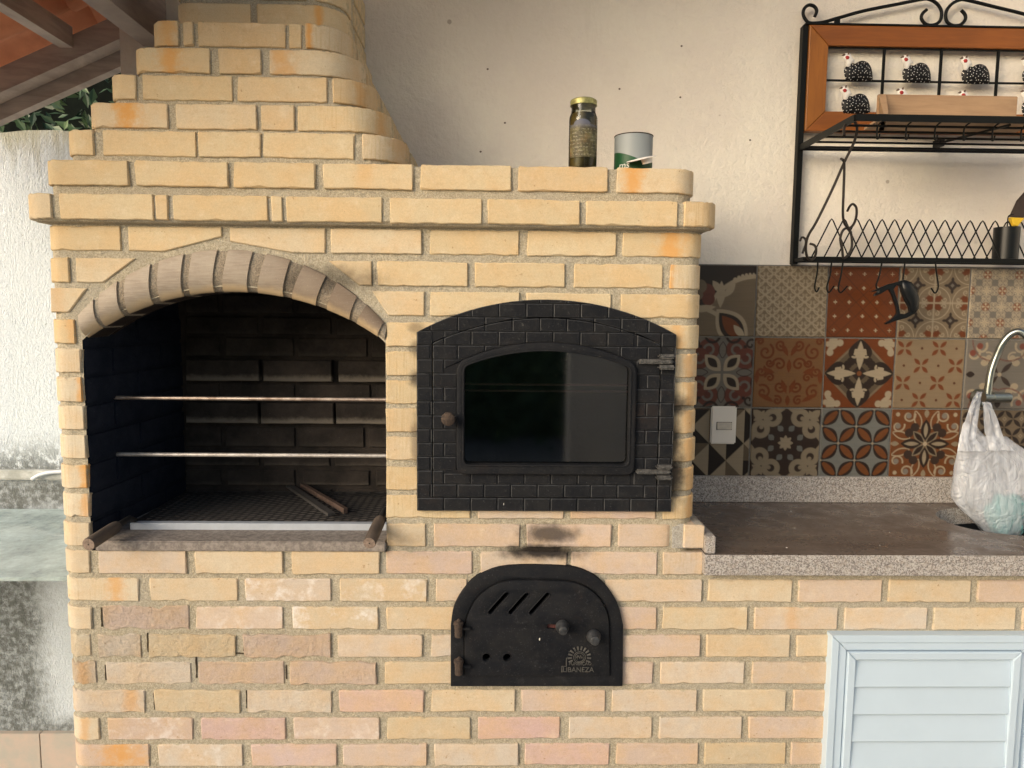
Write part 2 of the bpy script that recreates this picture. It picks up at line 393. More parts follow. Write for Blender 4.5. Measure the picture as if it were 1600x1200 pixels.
M['archbrick'] = m_simple('smoked_brick', (.40, .335, .26), .6, 0, .2, 40, .25, 300, .4, (.22, .165, .12))
def m_arch():
    t = NT('smoked_brick', .62, spec=.4); pos = t.n('ShaderNodeNewGeometry').outputs['Position']; v = t.co('Object')
    s_ = t.n('ShaderNodeMapping'); s_.inputs['Scale'].default_value = (20, 60, 240); t.l(v, s_.inputs[0])
    st = t.noise(s_.outputs[0], 1, 4, .7, dist=.4); b = t.noise(pos, 14, 5, .65); f = t.noise(pos, 400, 2, .7)
    c = t.mix(t.ramp(st, .3, .75), (.40, .335, .265), (.28, .225, .175)); c = t.mix(t.ramp(b, .4, .7, 0, .6), c, (.44, .38, .30))
    x = t.n('ShaderNodeSeparateXYZ'); t.l(pos, x.inputs[0])
    c = t.mix(t.math('MULTIPLY', t.ramp(x.outputs[0], -.66, -.36), .72), c, (.17, .115, .075))
    d = t.n('ShaderNodeVectorMath', operation='DISTANCE'); t.l(pos, d.inputs[0]); d.inputs[1].default_value = (ARC[0], .005, ARC[1])
    m = t.ramp(t.math('ADD', d.outputs['Value'], t.math('MULTIPLY', t.math('SUBTRACT', b, .5), .03)), ARC[2]+.024, ARC[2]+.002)
    c = t.mix(t.math('MULTIPLY', m, .9), c, (.60, .45, .27)); c = t.mix(t.ramp(f, .6, .75, 0, .3), c, (.62, .56, .48))
    y_ = t.n('ShaderNodeSeparateXYZ'); t.l(pos, y_.inputs[0]); c = t.mix(t.ramp(t.math('ADD', y_.outputs[1], t.math('MULTIPLY', t.math('SUBTRACT', b, .5), .02)), .012, .020), c, (.025, .018, .014))
    t.col(c); t.bump(t.math('ADD', st, f), .35, .0015); return t.m
_a, _b, _c = [(q.x, q.z) for q in (P(131, 529, 0), P(368, 456, 0), P(602, 536, 0))]
_d = 2*(_a[0]*(_b[1]-_c[1])+_b[0]*(_c[1]-_a[1])+_c[0]*(_a[1]-_b[1])); _q = [p[0]**2+p[1]**2 for p in (_a, _b, _c)]
_ux = (_q[0]*(_b[1]-_c[1])+_q[1]*(_c[1]-_a[1])+_q[2]*(_a[1]-_b[1]))/_d; _uz = (_q[0]*(_c[0]-_b[0])+_q[1]*(_a[0]-_c[0])+_q[2]*(_b[0]-_a[0]))/_d
ARC = (_ux, _uz, math.hypot(_a[0]-_ux, _a[1]-_uz)); M['archbrick'] = m_arch()
M['soot'] = m_soot('sooty_brick', (.024, .021, .019), (.058, .047, .040), (.19, .165, .135))
M['lining'] = m_soot('sooty_lining', (.009, .013, .024), (.022, .027, .042), (.05, .05, .05))
M['vault'] = m_soot('sooty_vault', (.03, .02, .016), (.05, .035, .028), (.06, .05, .05))
M['rubbed'] = m_simple('rubbed_cast_iron', (.060, .062, .066), .5, .1, .25, 60, .3, 240, .4, (.022, .023, .025))
M['ironwork'] = m_simple('black_wrought_iron', (.006, .0065, .006), .5, .0, .1, 30, .2, 300, .18)
M['bare'] = m_simple('heat_worn_steel', (.70, .58, .48), .38, .75, .18, 30, .15, 200, col2=(.30, .21, .16))
M['rust'] = m_simple('rusty_iron', (.095, .068, .052), .85, .2, .2, 120, .8, 200, .3, (.05, .038, .032), .003)
M['worn'] = m_simple('scraped_iron', (.20, .19, .18), .5, .6, .2, 120, .6, 260, .5, (.05, .05, .05), .002)
M['zinc'] = m_simple('galvanised_steel', (.50, .54, .60), .5, .25, .06, 30, .1, 200)
M['mesh'] = m_simple('charred_mesh', (.035, .033, .032), .6, .3, .2, 60, .3, 300)
M['handle'] = m_wood('weathered_handle_wood', (.12, .092, .072), (.065, .05, .04), (40, 12, 40), .75, .5)
M['endgrain'] = m_simple('cut_wood_end', (.30, .22, .17), .8, 0, .25, 150, .5, 300)
M['frame_wood'] = m_wood('varnished_pine', (.27, .085, .012), (.20, .060, .009), (5, 40, 60), .38, .08)
M['frame_wood_v'] = m_wood('varnished_pine_upright', (.32, .115, .016), (.23, .078, .011), (60, 40, 5), .38, .08)
M['tray'] = m_wood('pale_tray_wood', (.40, .26, .15), (.30, .19, .11), (6, 30, 60), .6, .15)
M['roofwood'] = m_wood('old_roof_timber', (.56, .455, .40), (.38, .30, .26), (6, 6, 40), .8, .4)
M['darkwood'] = m_wood('dark_roof_timber', (.13, .08, .062), (.07, .042, .032), (6, 20, 40), .8, .4)
M['pvc'] = m_simple('white_aluminium', (.53, .64, .74), .42, 0, .025, 4, .0, 50)
M['switch'] = m_simple('cream_plastic', (.74, .70, .63), .35, 0, .02, 5, 0)
M['chrome'] = m_simple('brushed_chrome', (.33, .36, .34), .30, 1.0, .1, 20, .05, 80)
M['blackplastic'] = m_simple('black_plastic', (.006, .007, .008), .32, 0, .1, 40, .05, 200, .3)
M['steel_sink'] = m_simple('dark_sink_steel', (.05, .055, .06), .35, .8, .1, 10, .1, 100)
M['white'] = m_simple('white_paint', (.82, .79, .75), .5, 0, .05, 60, .1, 200)
M['red'] = m_simple('red_paint', (.38, .02, .02), .5, 0, .1, 60, 0)
M['beak'] = m_simple('brown_paint', (.14, .09, .06), .6, 0, .1, 60, 0)
M['yellow'] = m_simple('yellow_plastic', (.75, .48, .02), .35, 0, .05, 30, 0)
M['lid'] = m_simple('gold_lid', (.42, .40, .16), .45, .5, .2, 90, .2, 200, col2=(.22, .20, .07))
M['grout'] = m_simple('grey_grout', (.20, .19, .17), .9, 0, .15, 120, .5, 300)
M['stone'] = m_simple('pinkish_stone_slab', (.62, .50, .42), .7, 0, .12, 12, .3, 60, col2=(.50, .47, .41))
M['floor'] = m_simple('floor_tile', (.43, .415, .39), .5, 0, .1, 3, .2, 60)
M['concrete'] = m_simple('yard_concrete', (.30, .29, .27), .9, 0, .2, 4, .5, 60)
M['white_wall'] = m_simple('whitewash', (.78, .77, .74), .9, 0, .05, 3, .3, 60)
M['terracotta'] = m_simple('terracotta_tile', (.88, .36, .19), .8, 0, .15, 7, .4, 90, .3, (.70, .26, .13), .003)
M['bark'] = m_simple('bark', (.12, .09, .06), .9, 0, .2, 30, .6, 60)
M['chip'] = m_simple('chipped_white_paint', (.75, .72, .66), .6, 0, .05, 60, 0)
def m_hen():
    t = NT('speckled_black_glaze', .4, spec=.22); v = t.co('Object', rot=(math.pi/2, 0, 0)); q = t.n('ShaderNodeTexVoronoi', voronoi_dimensions='2D'); q.inputs['Scale'].default_value = 118; q.inputs['Randomness'].default_value = .75; t.l(v, q.inputs['Vector'])
    t.col(t.mix(t.ramp(q.outputs['Distance'], .165, .10), (.005, .005, .006), (.72, .70, .66))); return t.m
M['hen'] = m_hen()
def m_paint(name, rough=.35, bump=0.0):
    t = NT(name, rough, spec=.4); v = t.co('World'); c = t.attr('paint', 'GEOMETRY', 'Color')
    g = t.noise(t.co('World', (8, 8, 160)), 1, 4, .6); c = t.mix(t.ramp(g, .35, .75, 0, .22), c, t.mix(1.0, c, (.62, .60, .56), 'MULTIPLY')); t.col(c)
    return t.m
M['tile'] = m_paint('printed_tile', .30)
def m_glass(name, col, rough=0.0, ior=1.45, mixw=.0):
    m = bpy.data.materials.new(name); m.use_nodes = True; t = m.node_tree; t.nodes.clear(); o = t.nodes.new('ShaderNodeOutputMaterial')
    tr = t.nodes.new('ShaderNodeBsdfTransparent'); tr.inputs[0].default_value = (*col, 1); gl = t.nodes.new('ShaderNodeBsdfGlossy'); gl.inputs['Roughness'].default_value = rough
    fr = t.nodes.new('ShaderNodeFresnel'); fr.inputs[0].default_value = ior; mx = t.nodes.new('ShaderNodeMixShader')
    t.links.new(fr.outputs[0], mx.inputs[0]); t.links.new(tr.outputs[0], mx.inputs[1]); t.links.new(gl.outputs[0], mx.inputs[2])
    if mixw:
        d = t.nodes.new('ShaderNodeBsdfDiffuse'); d.inputs[0].default_value = (.74, .86, .85, 1); m2 = t.nodes.new('ShaderNodeMixShader'); m2.inputs[0].default_value = mixw
        t.links.new(mx.outputs[0], m2.inputs[1]); t.links.new(d.outputs[0], m2.inputs[2]); t.links.new(m2.outputs[0], o.inputs[0])
    else: t.links.new(mx.outputs[0], o.inputs[0])
    return m
M['ovenglass'] = m_glass('dark_oven_glass', (.55, .55, .55), .05, 2.0)
M['jarglass'] = m_glass('jar_glass', (.80, .82, .74), .03, 1.5)
M['tableglass'] = m_glass('green_table_glass', (.84, .94, .92), .04, 1.7, .30)
_t = M['tableglass'].node_tree; _n = _t.nodes.new('ShaderNodeTexNoise'); _n.inputs['Scale'].default_value = 9; _n.inputs['Detail'].default_value = 6; _n.inputs['Roughness'].default_value = .75
_g = _t.nodes.new('ShaderNodeNewGeometry'); _t.links.new(_g.outputs['Position'], _n.inputs['Vector']); _m = _t.nodes.new('ShaderNodeMapRange'); _t.links.new(_n.outputs[0], _m.inputs[0])
for _i, _v in enumerate((.3, .7, .22, .75)): _m.inputs[_i+1].default_value = _v
_t.links.new(_m.outputs[0], [q for q in _t.nodes if q.type == 'MIX_SHADER'][-1].inputs[0])
def m_bag():
    t = NT('translucent_bag', .20, spec=.6); v = t.co('World'); n = t.noise(v, 20, 2, .5, dist=1.2); n2 = t.noise(t.co('World', (48, 48, 9)), 1, 2)
    t.col((.66, .69, .75)); t.l(t.ramp(n2, .35, .65, .38, .60), t.b.inputs['Alpha'])
    r = t.math('ABSOLUTE', t.math('SUBTRACT', n, .5)); r2 = t.math('ABSOLUTE', t.math('SUBTRACT', n2, .5))
    t.bump(t.math('ADD', t.math('MULTIPLY', r, 2.0), r2), .7, .010); return t.m
M['bag'] = m_bag()
M['sponge'] = m_simple('turquoise_cloth', (.11, .36, .36), .8, 0, .2, 30, .6, 60, col2=(.20, .50, .50), dist=.004)
def m_leaf():
    t = NT('hedge_leaf', .4, spec=.5); i = t.n('ShaderNodeNewGeometry'); t.col(t.mix(i.outputs['Random Per Island'], (.030, .065, .030), (.10, .17, .07))); return t.m
M['leaf'] = m_leaf()
def m_label():
    t = NT('aged_jar_label', .6); v = t.co('Object'); n = t.noise(v, 60, 5, .75); x = t.n('ShaderNodeSeparateXYZ'); t.l(v, x.inputs[0])
    q = t.n('ShaderNodeTexWave', wave_type='BANDS', bands_direction='Z'); q.inputs['Scale'].default_value = 38; q.inputs['Distortion'].default_value = 2; q.inputs['Detail Scale'].default_value = 30; q.inputs['Detail'].default_value = 3; t.l(v, q.inputs[0])
    c = t.mix(t.ramp(n, .4, .65), (.055, .045, .018), (.16, .14, .06)); c = t.mix(t.math('MULTIPLY', t.ramp(q.outputs['Fac'], .6, .9, 0, .6), t.ramp(t.noise(v, 220, 2), .45, .6)), c, (.30, .28, .20)); c = t.mix(t.ramp(t.noise(v, 26, 4, .7), .5, .7, 0, .7), c, (.13, .07, .02))
    c = t.mix(t.ramp(x.outputs[2], .020, .036), c, (.10, .105, .14)); t.col(c); return t.m
M['label'] = m_label()
def m_contents():
    t = NT('oily_preserve', .35); v = t.co('Object'); n = t.noise(v, 45, 5, .7); t.col(t.mix(t.ramp(n, .35, .7), (.12, .085, .025), (.055, .040, .015))); return t.m
M['contents'] = m_contents()

# ================================================================== STRUCTURE
YW = .50                                    # face of the veranda's back wall
z_ = lambda x, y, Y=0.0: P(x, y, Y).z
x_ = lambda x, y, Y=0.0: P(x, y, Y).x
# --- ground
def sheet(name, x0, x1, y0, y1, z, mat):
    return tag(add(name, ([(x0, y0, z), (x1, y0, z), (x1, y1, z), (x0, y1, z)], [(0, 1, 2, 3)]), mat), kind='structure')
sheet('ground', -40, 40, -40, 40, -.40, M['concrete'])
tag(add('veranda_floor', box((-1.75, -2.9, -.38), (4.2, .28, 0), .01), M['floor']), kind='structure')
# --- veranda wall
bw = thing('plaster_wall', (1, YW+.1, 0), 'cream plastered wall behind the brick barbecue, with patterned tiles along its foot', 'wall')
add('plaster', box((-1.10, YW, -.38), (4.2, YW+.15, 3.9)), M['wall'], bw)
# --- right hand wall added outside the frame to shape the light, and white posts at the open front
ew = thing('added_side_wall', (4.2, -1, 0), 'plain white wall added out of view at the right to shape the light', 'wall')
add('plaster', box((4.2, -2.9, 0), (4.35, YW+.15, 3.9)), M['white_wall'], ew)

# ------------------------------------------------------------------ roof of the veranda, seen in the top left corner
YG = .60
ga, gb = P(0, 115, YG), P(200, 25, YG); SL = (gb.z-ga.z)/(gb.x-ga.x)       # slope of the underside, rising to the right
zr = lambda x: ga.z+SL*(x-ga.x)
roof = thing('veranda_roof', (0, -1, zr(0)), 'sloping roof of orange clay tiles on old brown timbers over the barbecue', 'roof')
def slope_bar(name, x0, x1, y0, y1, d0, d1, mat, par=roof):
    v = [(x, y, zr(x)+d) for x in (x0, x1) for y in (y0, y1) for d in (d0, d1)]
    f = [(0, 1, 3, 2), (4, 6, 7, 5), (0, 4, 5, 1), (2, 3, 7, 6), (0, 2, 6, 4), (1, 5, 7, 3)]
    return add(name, (v, f), mat, par)
tk = z_(0, 115, YG)-z_(0, 153, YG)
XE, XRG, YF0 = -1.95, 3.0, -.50
slope_bar('gable_beam', XE, -1.105, YG-.03, YG+.03, -tk, 0, M['roofwood'])
slope_bar('gable_board', XE, -1.105, YG+.035, YG+.07, -tk*1.62, -tk*.6, M['roofwood'])
for yy in (YF0, -.05):
    slope_bar('rafter', XE, XRG, yy-.025, yy+.025, .0, .055, M['darkwood'])
    
# purlins running away from the viewer, under the rafters
def purlin(xc, w, h, y0, y1, mat):
    z0 = zr(xc)
    add('purlin', ([(xc+a, y, z0+b) for y in (y0, y1) for a, b in ((-w, -h+SL*-w), (w, -h+SL*w), (w, SL*w), (-w, -SL*w))],
        [(0, 1, 2, 3), (7, 6, 5, 4), (0, 4, 5, 1), (1, 5, 6, 2), (2, 6, 7, 3), (3, 7, 4, 0)]), mat, roof)
pq = P(225, 73, YW); pw = .034
add('purlin', box((pq.x, YF0, pq.z), (pq.x+2*pw, YW-.002, zr(pq.x+pw)-.0)), M['roofwood'], roof)
pq = P(98, 70, YG-.05); add('purlin', box((pq.x-.02, YF0, zr(pq.x)-.03), (pq.x+.02, YG-.031, zr(pq.x)+.03)), M['roofwood'], roof)
purlin(-1.90, .03, .07, YF0, YG+.03, M['roofwood'])
for xx in (-.0, 1.0, 2.0): purlin(xx, .045, .10, YF0, YW-.002, M['darkwood'])
for xx in (-1.62, -.66, -.30, .35, .68, 1.35, 1.7, 2.35, 2.7):
    z0 = zr(xx); add('batten', ([(xx+a, y, z0+b+.056+SL*a) for y in (YF0, YG+.02) for a, b in ((-.022, 0), (.022, 0), (.022, .03), (-.022, .03))],
        [(0, 1, 2, 3), (7, 6, 5, 4), (0, 4, 5, 1), (1, 5, 6, 2), (2, 6, 7, 3), (3, 7, 4, 0)]), M['roofwood'], roof)
# clay tiles: S-shaped, laid along the slope, seen from below
cosS = 1/math.hypot(1, SL)
def tile_mesh():
    V, Fc = [], []; n = 8; L = .40
    for t in (-.5, .5):
        for k in range(n+1):
            u = k/n; y = (u-.5)*.205; h = .028*math.sin(u*2*math.pi)
            dx = t*L; V.append((dx, y, SL*dx+h+.012*(t+.5)))
    V += [(a, b, c+.012) for a, b, c in V[:]]
    m = n+1
    for k in range(n):
        Fc.append((k, m+k, m+k+1, k+1)); Fc.append((2*m+k, 2*m+k+1, 3*m+k+1, 3*m+k))
        Fc.append((k, k+1, 2*m+k+1, 2*m+k)); Fc.append((m+k, 3*m+k, 3*m+k+1, m+k+1))
    return V, Fc
t0 = None; nx = int((XRG-XE)/.36)+1; ny = int((YG+.08-YF0)/.19)+1
for i in range(nx):
    for j in range(ny):
        cxx = XE+.15+i*.36; cyy = YF0+.08+j*.19
        if t0 is None:
            t0 = add('clay_tile', tile_mesh(), M['terracotta'], roof, smooth=True); o = t0
        else:
            o = t0.copy(); COL.objects.link(o); WL[o.name] = Vector()
        o.location = Vector((cxx, cyy, zr(cxx)+.118+random.uniform(-.003, .003)))-WL[roof.name]
        o.rotation_euler = (random.uniform(-.02, .02), random.uniform(-.015, .015), random.uniform(-.015, .015))

# ------------------------------------------------------------------ yard beyond: boundary wall, plinth, hedge, garden
YY = 1.05
ztop = z_(50, 205, YY); zled = z_(50, 742, YY); zpl = z_(40, 1146, YY)
yw = thing('boundary_wall', (-2, YY, -.4), 'white rendered garden wall stained black with mould, left of the barbecue', 'wall')
def wallmesh():
    V, Fc = [], []; n = 60
    for k in range(n+1):
        x = -7+k*(6.6/n); V += [(x, YY, -.4), (x, YY, ztop+.006*math.sin(k*1.7)+.004*math.sin(k*4.1)), (x, YY+.16, ztop+.01), (x, YY+.16, -.4)]
    for k in range(n):
        a = 4*k; Fc += [(a, a+4, a+5, a+1), (a+1, a+5, a+6, a+2), (a+2, a+6, a+7, a+3)]
    return V, Fc
add('render', wallmesh(), M['yard'], yw)
led = [( -7+k*.11, ) for k in range(60)]
zl0, zl1 = z_(50, 750, YY-.03), z_(50, 735, YY-.03)
add('ledge', box((-7, YY-.035, zl0), (-.45, YY+.002, zl1), .006), m_simple('pale_mortar_ledge', (.66, .68, .66), .8, 0, .2, 14, .5, 60, col2=(.36, .37, .34), dist=.004), yw)
zs = z_(50, 1146, YY-.02)
xj = x_(63, 1160, YY-.02)
for k in range(-8, 4):
    add('plinth_slab', box((xj+k*.34+.0015, YY-.022, zs-.22), (xj+(k+1)*.34-.0015, YY+.001, zs-random.uniform(0, .003)), .0015), M['stone'], yw)
# hose lying along the ledge
hp = [P(x, y, YY-.05) for x, y in ((50, 749), (62, 742), (80, 738), (105, 737), (130, 739), (170, 744))]
tag(add('garden_hose', tube(smoothpath(hp, 5), .0075, 8), m_simple('pale_hose', (.74, .78, .82), .4, 0, .05), smooth=True), 'pale grey hose curving along the ledge of the mouldy wall', 'hose')
# hedge above the wall
def leafcloud(name, pts_fn, n, size, mat):
    V = np.zeros((n*4, 3)); Fc = []
    for i in range(n):
        c, o = pts_fn(i); a = rng.uniform(0, 6.28); u = np.array([math.cos(a), rng.uniform(-.5, .5), math.sin(a)]); u /= np.linalg.norm(u)
        w = np.cross(u, o); w /= (np.linalg.norm(w)+1e-6); s = size*rng.uniform(.6, 1.3)
        V[4*i:4*i+4] = [c-u*s, c-w*s*.42+o*s*.12, c+u*s, c+w*s*.42+o*s*.12]; Fc.append((4*i, 4*i+1, 4*i+2, 4*i+3))
    return V, Fc
def hedge_pt(x0, x1, y0, y1, z0, z1):
    def fn(i):
        c = np.array([rng.uniform(x0, x1), y0+(y1-y0)*abs(rng.normal(0, .45)), rng.uniform(z0, z1)])
        c[2] += .06*math.sin(c[0]*9)+.04*math.sin(c[0]*23+c[1]*7); o = rng.normal(0, .55, 3)+np.array([0, -1, .45]); return c, o/np.linalg.norm(o)
    return fn
hd = thing('hedge', (-2, YY+.5, ztop), 'dark green leafy hedge behind the garden wall under the roof edge', 'hedge')
tag(add('foliage', leafcloud('f', hedge_pt(-4.2, -.6, YY+.10, YY+.75, ztop-.25, ztop+.75), 5200, .034, M['leaf']), M['leaf'], hd), kind='stuff')
add('trunk', tube([(-2, YY+.8, -.4), (-1.95, YY+.75, 1.4), (-2.05, YY+.8, 2.3)], [.05, .04, .02]), M['bark'], hd)
add('shade_backing', box((-4.2, YY+.70, ztop-.35), (-.6, YY+.80, ztop+.75)), m_simple('hedge_inner_shade', (.012, .02, .012), 1, 0, .3, 9, 1.0, 20), hd)  # dark slab behind the leaves, painting the hedge's inner shade
# garden behind the viewer, seen only as reflections
for k, (xx, yy) in enumerate(((1.5, -2.75), (-1.6, -2.75), (3.1, -2.75))):
    cl = thing('veranda_column', (xx, yy, 0), ['white round column in the middle of the open veranda front', 'white round column at the open left corner of the veranda', 'white round column at the right end of the veranda front'][k], 'column')
    add('shaft', lathe([(.085, 0), (.085, .06), (.070, .08), (.065, 3.2)], (xx, yy, 0), 24), M['white_wall'], cl, smooth='auto')
gw = thing('garden_wall', (1.1, -4.6, -.4), 'short white garden wall behind the viewer, seen only in the oven window', 'wall')
add('render', box((.62, -4.7, -.4), (1.45, -4.5, 2.3), .02), M['white_wall'], gw)
h2 = thing('garden_hedge', (0, -9, -.4), 'tall green hedge closing the garden behind the viewer', 'hedge')
tag(add('foliage', leafcloud('g', lambda i: (lambda c: (c, np.array([0, 1., .3])))(np.array([rng.uniform(-12, 12), -9+rng.normal(0, .25), rng.uniform(-.4, 2.1)])), 4000, .13, M['leaf']), M['leaf'], h2), kind='stuff')
add('trunk', box((-12, -9.7, -.4), (12, -9.35, 2.0)), M['leaf'], h2)

# ------------------------------------------------------------------ glass table in the yard
gt = thing('glass_table', (-1.7, .6, -.4), 'glass topped table standing between the barbecue and the mouldy wall', 'table')
zt = EYE-.73; yn, yf = PZ(50, 903, zt).y, PZ(50, 795, zt).y
add('glass_top', box((-3.2, yn, zt-.010), (-.82, yf, zt), .002), M['tableglass'], gt)
for xx, yy in ((-3.0, yn+.12), (-3.0, yf-.12), (-1.12, yf-.16)):
    l = add('leg', tube([(xx, yy, -.4), (xx, yy, zt-.018)], .02, 14), M['chrome'], gt, smooth='auto')
    add('pad', lathe([(.0, zt-.018), (.055, zt-.018), (.055, zt-.0105), (0, zt-.0105)], (xx, yy, 0), 24), m_simple('teal_pad', (.25, .42, .40), .4), l)

# ================================================================== BRICK BARBECUE
bbq = thing('brick_barbecue', (-.3, .2, 0), 'large cream brick barbecue with arched grill opening, black iron oven and stepped chimney hood', 'barbecue')
LT = [349, 401, 449, 499, 545, 590, 635, 681, 728, 773, 818, 862, 904, 948, 990, 1034, 1080, 1123, 1164]
RTp = [367, 415, 461, 508, 553, 598, 641, 685, 731, 775, 819, 862, 906, 950, 995, 1036, 1078, 1121, 1163]
ZT = [(z_(105, a)+z_(1072, b))/2 for a, b in zip(LT, RTp)]; ZT.append(ZT[-1]-.069); ZT.append(ZT[-1]-.069)
BH = .0565
class Path:
    def __init__(s, xl, xr, yf, rl, rr, yb=YW):
        s.xl, s.xr, s.yf, s.rl, s.rr, s.yb = xl, xr, yf, rl, rr, yb
    def at(s, t):
        """plan point and outward normal at run t (t = x along the straight front)"""
        a, b = s.xl+s.rl, s.xr-s.rr
        if t < a:
            d = a-t; q = math.pi/2*s.rl
            if d < q: an = d/s.rl; return (a-s.rl*math.sin(an), s.yf+s.rl-s.rl*math.cos(an)), (-math.sin(an), -math.cos(an))
            return (s.xl, s.yf+s.rl+d-q), (-1, 0)
        if t > b:
            d = t-b; q = math.pi/2*s.rr
            if d < q: an = d/s.rr; return (b+s.rr*math.sin(an), s.yf+s.rr-s.rr*math.cos(an)), (math.sin(an), -math.cos(an))
            return (s.xr, s.yf+s.rr+d-q), (1, 0)
        return (t, s.yf), (0, -1)
    def ends(s): return s.xl+s.rl-math.pi/2*s.rl-(s.yb-s.yf-s.rl), s.xr-s.rr+math.pi/2*s.rr+(s.yb-s.yf-s.rr)
    def samples(s):
        a, b = s.xl+s.rl, s.xr-s.rr; e0, e1 = s.ends(); ql, qr = math.pi/2*s.rl, math.pi/2*s.rr
        return [e0, a-ql]+[a-ql*(1-k/6) for k in range(1, 7)]+[b]+[b+qr*k/6 for k in range(1, 7)]+[e1]
def run_brick(path, s0, s1, zb, zt, depth=.05, bev=.0022, jit=.0012, proud=None):
    pr = random.uniform(-.0012, .0014) if proud is None else proud
    a, b = path.xl+path.rl, path.xr-path.rr; ql, qr = math.pi/2*path.rl, math.pi/2*path.rr
    cols = [s0, s0+bev]; s = s0+bev
    step = lambda t: .007 if (a-ql < t < a and path.rl > 0) or (b < t < b+qr and path.rr > 0) else .019
    while s+step(s+.001)*1.3 < s1-bev: s += step(s+.001); cols.append(s)
    cols += [s1-bev, s1]; N = len(cols); V, Fc = [], []
    jz = [(random.uniform(-1, 1)*jit, random.uniform(-1, 1)*jit) for _ in cols]
    tb, tt = random.uniform(-.0012, .0012), random.uniform(-.0012, .0012)
    for i, c in enumerate(cols):
        end = i in (0, N-1); e = bev if end else 0
        f = (c-s0)/(s1-s0); z0 = zb+jz[i][0]+tb*(f-.5); z1 = zt+jz[i][1]+tt*(f-.5)
        if end: z0 += bev*.8; z1 -= bev*.8
        sj = random.uniform(-1, 1)*.0012 if end else 0
        ch0 = random.uniform(.0015, .004) if random.random() < .07 else 0; ch1 = random.uniform(.0015, .0045) if random.random() < .08 else 0
        for k, (o, z) in enumerate(((depth, z0), (bev+e*.6+ch0, z0), (e*.9, z0+bev+ch0), (e*.9, z1-bev-ch1), (bev+e*.6+ch1, z1), (depth, z1))):
            ss = c+(sj*(1 if k < 3 else -1.4) if end else 0)
            (x, y), (nx_, ny_) = path.at(ss); o2 = o-pr; V.append((x-nx_*o2, y-ny_*o2, z))
    for i in range(N-1):
        for k in range(6): Fc.append((i*6+k, i*6+(k+1) % 6, (i+1)*6+(k+1) % 6, (i+1)*6+k))
    Fc.append(tuple(range(6))[::-1]); Fc.append(tuple((N-1)*6+k for k in range(6)))
    Fc = [q[::-1] for q in Fc]
    return V, Fc
def cut_brick(x0, x1, zb, zt, Y, cuts, depth=.05):
    pl = []
    for a, b, n in (((x0, zb), (x1, zb), 6), ((x1, zb), (x1, zt), 2), ((x1, zt), (x0, zt), 6), ((x0, zt), (x0, zb), 2)):
        for k in range(n):
            t = k/n; pl.append((a[0]+(b[0]-a[0])*t+random.uniform(-1, 1)*.001, a[1]+(b[1]-a[1])*t+random.uniform(-1, 1)*.0009))
    for a, b in cuts: pl = clip(pl, a, b)
    return prism(pl, Y, Y+depth, .0024, seg=1)
def brick_tint(kind):
    r = random.random(); j = random.uniform(-.03, .03)
    if kind == 'up': base = (.70, .50, .275) if r < .6 else (.72, .53, .32) if r < .85 else (.66, .45, .24)
    elif kind == 'left': base = (.72, .56, .37)
    elif kind == 'mid': base = (.69, .51, .32) if r < .4 else (.67, .50, .355) if r < .8 else (.66, .465, .325)
    else: base = (.66, .46, .34) if r < .25 else (.65, .455, .33) if r < .5 else (.69, .53, .38) if r < .8 else (.66, .49, .30)
    return tuple(max(0, c+j*w) for c, w in zip(base, (1, 1, .8)))
def mk_brick(par, vf, kind, stain=None, worn=0.0, bloom=0.0, wire=0.0, tint=None, **kw):
    c = tint or brick_tint(kind); c = tuple(q*k for q, k in zip(c, (.91, 1.04, 1.22))); pr = dict(stain=0.0, stain_x=0.0, stain_w=.02, worn=worn, bloom=bloom, wire_cut=wire)
    a = np.array([tuple(q) for q in vf[0]]); cx = (a[:, 0].min()+a[:, 0].max())/2
    pr.update(half_length=float((a[:, 0].max()-a[:, 0].min())/2), half_height=float((a[:, 2].max()-a[:, 2].min())/2))
    if stain: pr.update(stain=stain[1], stain_x=stain[0]-cx, stain_w=stain[2])
    return add('brick', vf, M['brick'], par, color=c, props=pr, smooth='auto')
XL, XR = -1.052, .492
xz0 = lambda x, y: (P(x, y, 0).x, P(x, y, 0).z)
m_gap = m_simple('shaded_gap_mortar', (.10, .078, .052), .95, 0, .25, 120, .9, 300, .1, (.045, .034, .024), .004)  # for crumbled joints: dark colour paints the shade inside the gaps
body = Path(XL, XR, 0, .045, .05)
def row(i_or_z, path, bricks, kind, par=None, zb=None, hh=BH, **kw):
    zt = ZT[i_or_z] if isinstance(i_or_z, int) else i_or_z
    zb = zt-hh
    cy_ = 600-(zt-EYE)/ (path.yf+DIST)*FPX  # rough pixel height, refined below
    for b in bricks:
        o = dict(b[2]) if len(b) > 2 else {}
        l, r = b[0], b[1]
        yy = o.pop('y')
        X0 = path.ends()[0] if l == 'L' else None
        if l == 'L': s0 = path.xl+path.rl-math.pi/2*path.rl-.045
        else: s0 = x_(l, yy, path.yf)
        if r == 'R': s1 = path.xr-path.rr+math.pi/2*path.rr+.04
        else: s1 = x_(r, yy, path.yf)
        st = o.pop('stain', None)
        if st: st = (x_(st[0], yy, path.yf), st[1], st[2]*.0015)
        cuts = o.pop('cuts', None); dep = o.pop('depth', .05)
        if cuts:
            cc = [((x_(a[0], a[1]), z_(*a)), (x_(c[0], c[1]), z_(*c))) for a, c in cuts]
            vf = cut_brick(s0 if l != 'L' else path.xl+path.rl*.3, s1, zb, zt, path.yf, cc)
        else: vf = run_brick(path, s0, s1, zb, zt, depth=dep, jit=.0012+.0032*o.get('worn', 0), proud=o.pop('proud', None))
        mk_brick(par or bbq, vf, o.pop('kind', kind), stain=st, **o)
LONG = Path(XL, 3.95, 0, .045, .05)
